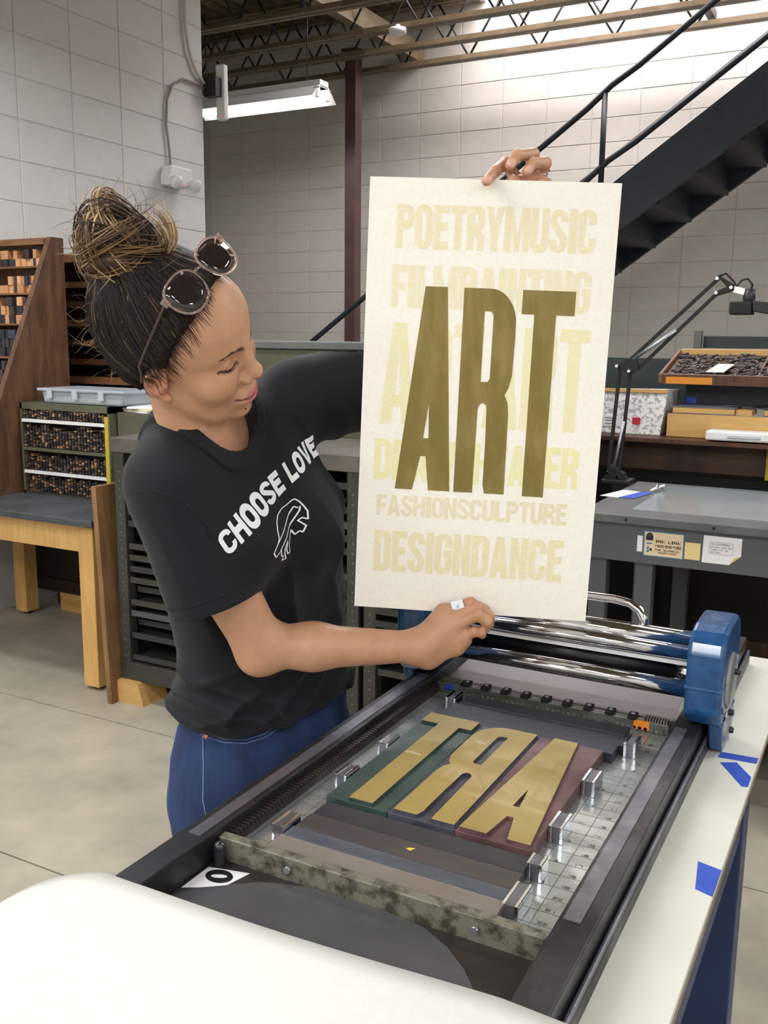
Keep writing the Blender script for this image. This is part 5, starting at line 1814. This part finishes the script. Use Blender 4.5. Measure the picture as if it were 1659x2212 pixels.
LT = float(np.linalg.norm(TXT1 - TXT0))
txt = text_groups('CHOOSE LOVE', 0, 0, LT, TH, .30, .26, .10)
cloth_print('printed_slogan', txt, place_txt, M_WPRINT, shirt)
LG = [(1195, 615), (1170, 632), (1140, 640), (1110, 665), (1095, 700), (1090, 745), (1093, 790), (1085, 815), (1070, 845), (1062, 865), (1077, 895), (1105, 868), (1110, 905), (1122, 915), (1120, 940), (1142, 942), (1130, 905), (1128, 872), (1145, 835), (1138, 880), (1148, 915), (1160, 912), (1155, 872), (1170, 820), (1180, 790), (1190, 820), (1207, 805), (1217, 815), (1230, 780), (1205, 742), (1220, 730), (1240, 745), (1245, 700), (1235, 665), (1222, 635), (1207, 615)]
L0 = np.array((-.055, -.026)); LSX = .083 / 185.0; LSY = .082 / 330.0


def place_logo(x, y):
    xx = (x - 1062) * LSX; yy = (942 - y) * LSY
    return np.array((L0[0] + xx, L0[1] + yy + xx * .12))


lg_groups = []
pts_ = LG + [LG[0]]
for k in range(len(pts_) - 1):
    (xa, ya), (xb, yb) = pts_[k], pts_[k + 1]
    dx, dy = xb - xa, yb - ya
    l = math.hypot(dx, dy)
    xa, ya, xb, yb = xa - dx / l * 1.5, ya - dy / l * 1.5, xb + dx / l * 1.5, yb + dy / l * 1.5
    lg_groups.append([stroke([(xa, ya), (xb, yb)], 6.5)])
for seg_ in ([(1083, 820), (1150, 735), (1197, 655)], [(1100, 868), (1165, 775), (1217, 685)], [(1197, 655), (1212, 668), (1222, 662), (1217, 685)]):
    lg_groups.append([stroke(seg_, 7)])
cloth_print('printed_buffalo', lg_groups, place_logo, M_WPRINT, shirt)

# ---- hair
def tubes(name, polys, rads, cols, m, parent, seg=4):
    """polys: (S, n, 3) array"""
    P_ = np.asarray(polys); S_, n_, _ = P_.shape
    T_ = np.gradient(P_, axis=1)
    T_ /= np.maximum(np.linalg.norm(T_, axis=2), 1e-9)[..., None]
    ref = np.array((.31, .52, .79))
    A_ = np.cross(T_, ref); A_ /= np.maximum(np.linalg.norm(A_, axis=2), 1e-9)[..., None]
    B_ = np.cross(T_, A_)
    taper = np.interp(np.linspace(0, 1, n_), [0, .18, .75, 1], [.12, 1, .9, .15])
    R_ = np.asarray(rads)[:, None] * taper[None]
    V_ = []
    for k in range(seg):
        t = 2 * math.pi * k / seg
        V_.append(P_ + (A_ * math.cos(t) + B_ * math.sin(t)) * R_[..., None])
    V_ = np.stack(V_, 2).reshape(-1, 3)
    base = (np.arange(S_) * n_ * seg)[:, None, None]
    i = np.arange(n_ - 1)[None, :, None] * seg
    k = np.arange(seg)[None, None, :]
    k2 = (k + 1) % seg
    F_ = np.stack([base + i + k, base + i + k2, base + i + seg + k2, base + i + seg + k], -1).reshape(-1, 4)
    C_ = np.repeat(np.asarray(cols), n_ * seg, axis=0)
    return obj(name, np_mesh(name, V_, F_, m, C_), parent)


rg = np.random.default_rng(5)
M_HAIRV = mat('hair_mass', S(22, 17, 16), .65, base2=S(32, 24, 21), scale=60, stretch=(1, 1, 1), bump=.3, bscale=150)
M_HAIR = mat('hair_strand', (1, 1, 1, 1), .48, attr='Col', spec=.3)
VH, FH = sdf_mesh(f_hair, (-1.12, .84, 1.30), (-.70, 1.27, 1.76), .003)
hair = obj('hair', np_mesh('hair', VH, FH, M_HAIRV), person)
f_hair_l = lambda q_: f_hair(hw(q_))
C0 = np.array((-.012, 0, .036))
BD = nv(np.array((-.070, 0, .130)) - C0)
NS = 2200
dirs = []
while len(dirs) < NS:
    d_ = nv(rg.normal(size=3))
    if d_ @ BD > .93:
        continue
    dirs.append(d_)
dirs = np.array(dirs)
p0 = march(f_hair_l, C0 + dirs * .2, -dirs, .0004, 50, .2)
okk = np.abs(f_hair_l(p0)) < .002
dirs = dirs[okk]; p0 = p0[okk]
npt = 14
ts = np.linspace(0, 1, npt)
om = np.arccos(np.clip(dirs @ BD, -1, 1))
mxt = np.minimum(1.0, rg.uniform(.35, 1.1, len(dirs)))
sl_ = np.sin((1 - ts[None] * mxt[:, None]) * om[:, None]) / np.sin(om)[:, None]
sb_ = np.sin(ts[None] * mxt[:, None] * om[:, None]) / np.sin(om)[:, None]
D_ = sl_[..., None] * dirs[:, None] + sb_[..., None] * BD
D_ += rg.normal(0, .010, D_.shape) * .5 + (rg.normal(0, .05, (len(dirs), 1, 3)) * np.sin(ts * 3.14)[None, :, None])
D_ /= np.linalg.norm(D_, axis=2)[..., None]
lift = np.repeat(rg.uniform(.0002, .0022, len(dirs))[:, None], npt, 1)
flat_ = D_.reshape(-1, 3)
pts = march(f_hair_l, C0 + flat_ * .2, -flat_, 0.0, 50, .2)
pts = pts + flat_ * lift.reshape(-1, 1)
pts = (HO + pts @ HR.T).reshape(len(dirs), npt, 3)
pal = np.array([lin(22, 17, 17), lin(29, 22, 21), lin(38, 29, 26), lin(64, 48, 38), lin(108, 84, 62)])
cols = pal[rg.choice(5, len(dirs), p=[.34, .32, .22, .09, .03])]
tubes('hair_strands', pts, rg.uniform(.0006, .0013, len(dirs)), cols, M_HAIR, hair)['kind'] = 'stuff'
# soft hairs at the front edge
NB = 420
zz = rg.uniform(-.02, .098, NB); side = np.where(rg.random(NB) < .78, -1, 1)
xx = np.interp(zz, HZ, HX) + rg.uniform(-.012, .010, NB)
yy = side * np.clip(.076 - .9 * np.maximum(0, zz - .03), .0, .08) * rg.uniform(.55, 1.0, NB)
dd_ = np.stack([xx, yy, zz], 1) - C0
dd_ /= np.linalg.norm(dd_, axis=1)[:, None]
om = np.arccos(np.clip(dd_ @ BD, -1, 1))
mxt = rg.uniform(.12, .38, NB)
D_ = (np.sin((1 - ts[None] * mxt[:, None]) * om[:, None])[..., None] * dd_[:, None] + np.sin(ts[None] * mxt[:, None] * om[:, None])[..., None] * BD) / np.sin(om)[:, None, None]
D_ += rg.normal(0, .02, (NB, 1, 3)) * np.sin(ts * 2.5)[None, :, None]
D_ /= np.linalg.norm(D_, axis=2)[..., None]
fl_ = D_.reshape(-1, 3)
fhh = lambda q_: np.minimum(f_head(q_), f_hair_l(q_))
pts = march(fhh, C0 + fl_ * .2, -fl_, .0004, 50, .2)
pts = (HO + pts @ HR.T).reshape(NB, npt, 3)[:, ::-1]
cols = pal[rg.choice(5, NB, p=[.1, .25, .3, .25, .1])]
tubes('baby_hairs', pts, rg.uniform(.00016, .0004, NB), cols, M_HAIR, hair, 3)['kind'] = 'stuff'
# bun
BC = np.array((-.072, .0, .126))
core = MB()
def bun_core(p_):
    q_ = hl(p_)
    return ell(q_, BC, (.046, .048, .042)) + .004 * np.sin(q_[:, 0] * 160 + 3 * np.sin(q_[:, 1] * 90)) + .003 * np.sin(q_[:, 2] * 190 + q_[:, 1] * 60)
VB, FB = sdf_mesh(bun_core, hw(BC) - .07, hw(BC) + .07, .0035, 1)
bun = obj('hair_bun', np_mesh('hair_bun', VB, FB, mat('bun_mass', S(74, 54, 40), .6, base2=S(48, 35, 28), scale=70)), person)
NBN = 620
npb = 22
tt = np.linspace(0, 1, npb)
palb = np.array([lin(52, 38, 30), lin(84, 62, 45), lin(122, 94, 66), lin(158, 130, 98), lin(198, 172, 132)])
P_ = []
clump = [(nv(rg.normal(size=3) + np.array((.0, .5, 1.0)) * .5), rg.uniform(0, 6.28), rg.choice(5, p=[.12, .24, .28, .22, .14]), rg.normal(0, .010, 3), rg.uniform(.033, .047)) for _ in range(34)]
cb_ = []
for k in range(NBN):
    ax, ph, ci, off, r0 = clump[k % len(clump)]
    ax = nv(ax + rg.normal(0, .10, 3))
    e1 = nv(np.cross(ax, (.3, .9, .1))); e2 = np.cross(ax, e1)
    span = rg.uniform(2.6, 5.2)
    r = r0 + rg.normal(0, .0035)
    an = ph + rg.normal(0, .25) + tt * span
    rr = r * (1 + .10 * np.sin(an * 2 + ph) + .06 * tt)
    c_ = BC + off + ax * (rg.normal(0, .006) + (tt[:, None] - .5) * .022)
    P_.append(c_ + rr[:, None] * (np.cos(an)[:, None] * e1 * 1.12 + np.sin(an)[:, None] * e2 * .98))
    cb_.append(palb[min(4, max(0, ci + rg.choice([-1, 0, 0, 0, 1])))])
P_ = HO + np.array(P_) @ HR.T
tubes('bun_strands', P_, rg.uniform(.0006, .0014, NBN), np.array(cb_), M_HAIR, bun)['kind'] = 'stuff'
# stray wisps
NW = 190
P_ = []
for k in range(NW):
    if k < 130:
        d_ = nv(rg.normal(size=3) + np.array((.1, .2, .9)) * .5)
        st_ = BC + d_ * rg.uniform(.035, .050)
        le = rg.uniform(.015, .050)
    else:
        d_ = nv(np.array((-.9, rg.uniform(-1, .4), rg.uniform(-.9, .3))))
        st_ = march(f_hair_l, (C0 + d_ * .2)[None], -d_[None], 0, 50, .2)[0]
        le = rg.uniform(.01, .035)
    b_ = rg.normal(0, 1, 3); b_ = nv(b_ - d_ * (b_ @ d_))
    t_ = np.linspace(0, 1, npb)[:, None]
    P_.append(st_ + (d_ * t_ + b_ * (t_ ** 2) * rg.uniform(.2, 1.1) + nv(np.cross(d_, b_)) * np.sin(t_ * 4) * .25) * le)
P_ = HO + np.array(P_) @ HR.T
tubes('stray_hairs', P_, rg.uniform(.00018, .00042, NW), palb[rg.choice(5, NW, p=[.2, .2, .2, .2, .2])], M_HAIR, hair, 3)['kind'] = 'stuff'

# ---- brows, lashes, ear stud
M_BROW = mat('brow_hair', S(64, 44, 34), .6)
for s_ in (-1, 1):
    NBR = 70
    u_ = rg.random(NBR) ** 1.5 * .85
    bx_0 = np.interp(u_, [0, .55, 1], [.092, .085, .064]); by_0 = np.interp(u_, [0, .55, 1], [.010, .030, .048]); bz_0 = np.interp(u_, [0, .55, 1], [.0180, .0235, .0210]) + rg.normal(0, .0016, NBR) * (1.2 - u_)
    st_ = np.stack([bx_0, s_ * by_0, bz_0], 1)
    dr_ = np.stack([-.0035 * np.ones(NBR), s_ * (.006 + 0 * u_), .0030 - .004 * u_], 1)
    P_ = st_[:, None] + dr_[:, None] * np.linspace(0, 1, 6)[None, :, None]
    P_ = snap(f_head, P_.reshape(-1, 3), .0003, 8)
    P_ = (HO + P_ @ HR.T).reshape(NBR, 6, 3)
    o = tubes('eyebrow', P_, rg.uniform(.00018, .00032, NBR), np.tile(lin(92, 66, 50), (NBR, 1)), M_HAIR, person, 3)
    NL = 46
    u_ = np.linspace(0, 1, NL)
    st_ = np.stack([np.interp(u_, [0, .5, 1], [.0830, .0795, .0665]), s_ * np.interp(u_, [0, .5, 1], [.0185, .0320, .0470]), np.interp(u_, [0, .5, 1], [-.0025, -.0035, -.0005])], 1)
    st_ = snap(f_head, st_, 0.0, 8)
    o_d = np.stack([.0045 + 0 * u_, s_ * (.0005 + .0045 * u_), -.0035 + .002 * u_], 1)
    t_ = np.linspace(0, 1, 6)[None, :, None]
    P_ = st_[:, None] + o_d[:, None] * t_ + np.array((.0, 0, .0012)) * t_ ** 2
    P_ = (HO + P_.reshape(-1, 3) @ HR.T).reshape(NL, 6, 3)
    lash = tubes('eyelashes', P_, np.full(NL, .00022), np.tile(lin(26, 18, 16), (NL, 1)), M_HAIR, person, 3)
    lp = (HO + (st_ + np.array((.0006, 0, 0))) @ HR.T)
    MB().tube([tuple(x) for x in lp], .0005, 6).build('lash_line', mat('lash_black', S(30, 22, 20), .5), person)
MB().lathe([(0, .003), (.0012, .0014), (.0028, .0)], tuple(hw((-.018, -.0805, -.004))), tuple(HR @ np.array((.1, -1, .1))), 3).build('ear_stud', mat('rose_gold', S(232, 190, 160), .25, .9), person)

for lp_, lr_ in (((.088, -.013, -.0905), .0012), ((.094, -.001, -.0845), .0019)):
    c_ = hw(snap(f_head, [lp_], .0004)[0])
    MB().lathe([(0, lr_), (lr_ * .7, lr_ * .7), (lr_, 0), (lr_ * .7, -lr_ * .7), (0, -lr_)], tuple(c_), (0, 0, 1), 10).build('lip_stud', mat('dark_stud', S(30, 24, 24), .25, .5), person)

# ---- rings
ri = HAND_R['index']
pa = np.array(ri[0]); pb = np.array(ri[1])
rc_ = pa + (pb - pa) * .56
rx = nv(pb - pa)
to_v = nv(np.array((.53, -.80, .28)))
rz_ = nv(to_v - rx * (to_v @ rx)); ry_ = np.cross(rz_, rx)
rg1 = thing('signet_ring', 'square white signet ring worn on the hand below the poster', 'ring', tuple(rc_))
MB().obox(tuple(rc_ + rz_ * .0118 + ry_ * .001), tuple(rx), tuple(ry_), tuple(rz_), .0092, .0095, .0016).build('square_face', mat('white_enamel', S(240, 243, 248), .25), rg1, .0012, 3)
MB().obox(tuple(rc_ + rz_ * .0136 + ry_ * .001), tuple(rx + ry_ * .4), tuple(ry_), tuple(rz_), .0028, .0022, .0002).build('inlay', mat('pale_blue_inlay', S(170, 196, 220), .3), rg1)
MB().tube([tuple(rc_ + (ry_ * math.cos(t) + rz_ * math.sin(t)) * .0102) for t in np.linspace(0, 2 * math.pi, 28, endpoint=False)], .0014, 8, closed=True).build('band', MATS['white_enamel'], rg1)
rl = HAND_L['ring']
pa = np.array(rl[0]); pb = np.array(rl[1])
rc_ = pa + (pb - pa) * .62
rx = nv(pb - pa); e1 = nv(np.cross(rx, (0, 0, 1))); e2 = np.cross(rx, e1)
rg2 = MB().tube([tuple(rc_ + (e1 * math.cos(t) + e2 * math.sin(t)) * .0098) for t in np.linspace(0, 2 * math.pi, 28, endpoint=False)], .0013, 8, closed=True).build('silver_ring', M_CHROME)
tag(rg2, 'thin silver ring on the hand at the top of the poster', 'ring')

# ---- sunglasses pushed up on the head
sg = thing('sunglasses', 'rose-clear framed sunglasses pushed up on top of the head', 'sunglasses', tuple(hw((.03, 0, .115))))
M_FRAME = mat('rose_acetate', S(244, 214, 198), .10, trans=.8, ior=1.4, coat=.6)
M_LENS = mat('brown_lens', S(38, 30, 30), .06, coat=.8)
M_TEMPLE = mat('temple_arm', S(70, 56, 52), .2, trans=.2)
LC = {-1: np.array((.035, -.037, .1095)), 1: np.array((.045, .034, .1190))}
gy = nv(LC[1] - LC[-1])
gn0 = nv(np.array((.50, -.16, .84)))
gn0 = nv(gn0 - gy * (gn0 @ gy))
gz = np.cross(gn0, gy)            # down the lens, over the forehead
if gz[0] < 0:
    gz = -gz
OUT = []
for k in range(40):
    t = 2 * math.pi * k / 40
    c_, s2 = math.cos(t), math.sin(t)
    OUT.append((math.copysign(abs(c_) ** .80, c_) * .0280, math.copysign(abs(s2) ** .86, s2) * .0250))
for s_ in (-1, 1):
    ny = nv(gy + gn0 * (-.12 * s_))
    nn = nv(np.cross(ny, gz)); nn = nn if nn @ gn0 > 0 else -nn
    P3 = lambda u, v, d: tuple(hw(LC[s_] + ny * (u * (1 + .10 * -v / .0235) * s_) + gz * v + nn * d))
    rim = MB().tube([P3(u, v, 0) for u, v in OUT], .0019, 8, closed=True).build('rim', M_FRAME, sg)
    ln_ = MB()
    vs_ = [P3(0, 0, .0015)] + [P3(u * .5, v * .5, .0012) for u, v in OUT] + [P3(u * .97, v * .97, 0) for u, v in OUT]
    fs_ = [(0, 1 + k, 1 + (k + 1) % 40) for k in range(40)] + [(1 + k, 41 + k, 41 + (k + 1) % 40, 1 + (k + 1) % 40) for k in range(40)]
    ln_.add(vs_, fs_, True)
    l_ = ln_.build('lens', M_LENS, sg)
    l_.modifiers.new('t', 'SOLIDIFY').thickness = .0012
    hp_ = LC[s_] + ny * (.029 * s_) - gz * .012
    MB().obox(tuple(hw(hp_)), tuple(HR @ ny), tuple(HR @ gz), tuple(HR @ nn), .0045, .0055, .0028).build('hinge_block', M_FRAME, sg, .001)
    ys = .078 * s_
    tp = [hp_, np.array((.006, ys * .96, .078)) if s_ < 0 else np.array((.012, ys * .96, .082)), np.array((-.010, ys * 1.05, .042)), np.array((-.022, ys * 1.09, .016)), np.array((-.026, ys * 1.06, -.002)), np.array((-.024, ys * 1.02, -.016))]
    tp = [tp[0]] + [x for x in snap(lambda q_: np.minimum(f_hair_l(q_), f_head(q_)), np.array(tp[1:]), .0035, 10)]
    tp = [tuple(hw(x)) for x in tp]
    # smooth the arm
    pts = []
    for i in range(len(tp) - 1):
        for k in range(5):
            pts.append(tuple(np.array(tp[i]) * (1 - k / 5) + np.array(tp[i + 1]) * (k / 5)))
    pts.append(tp[-1])
    MB().tube(pts, .0024, 8).build('temple', M_TEMPLE, sg)
br = [hw(LC[-1] + gy * .024 - gz * .006), hw((LC[-1] + LC[1]) / 2 - gz * .009 + gn0 * .001), hw(LC[1] - gy * .024 - gz * .006)]
MB().tube([tuple(x) for x in br], .0024, 8).build('bridge', M_FRAME, sg)
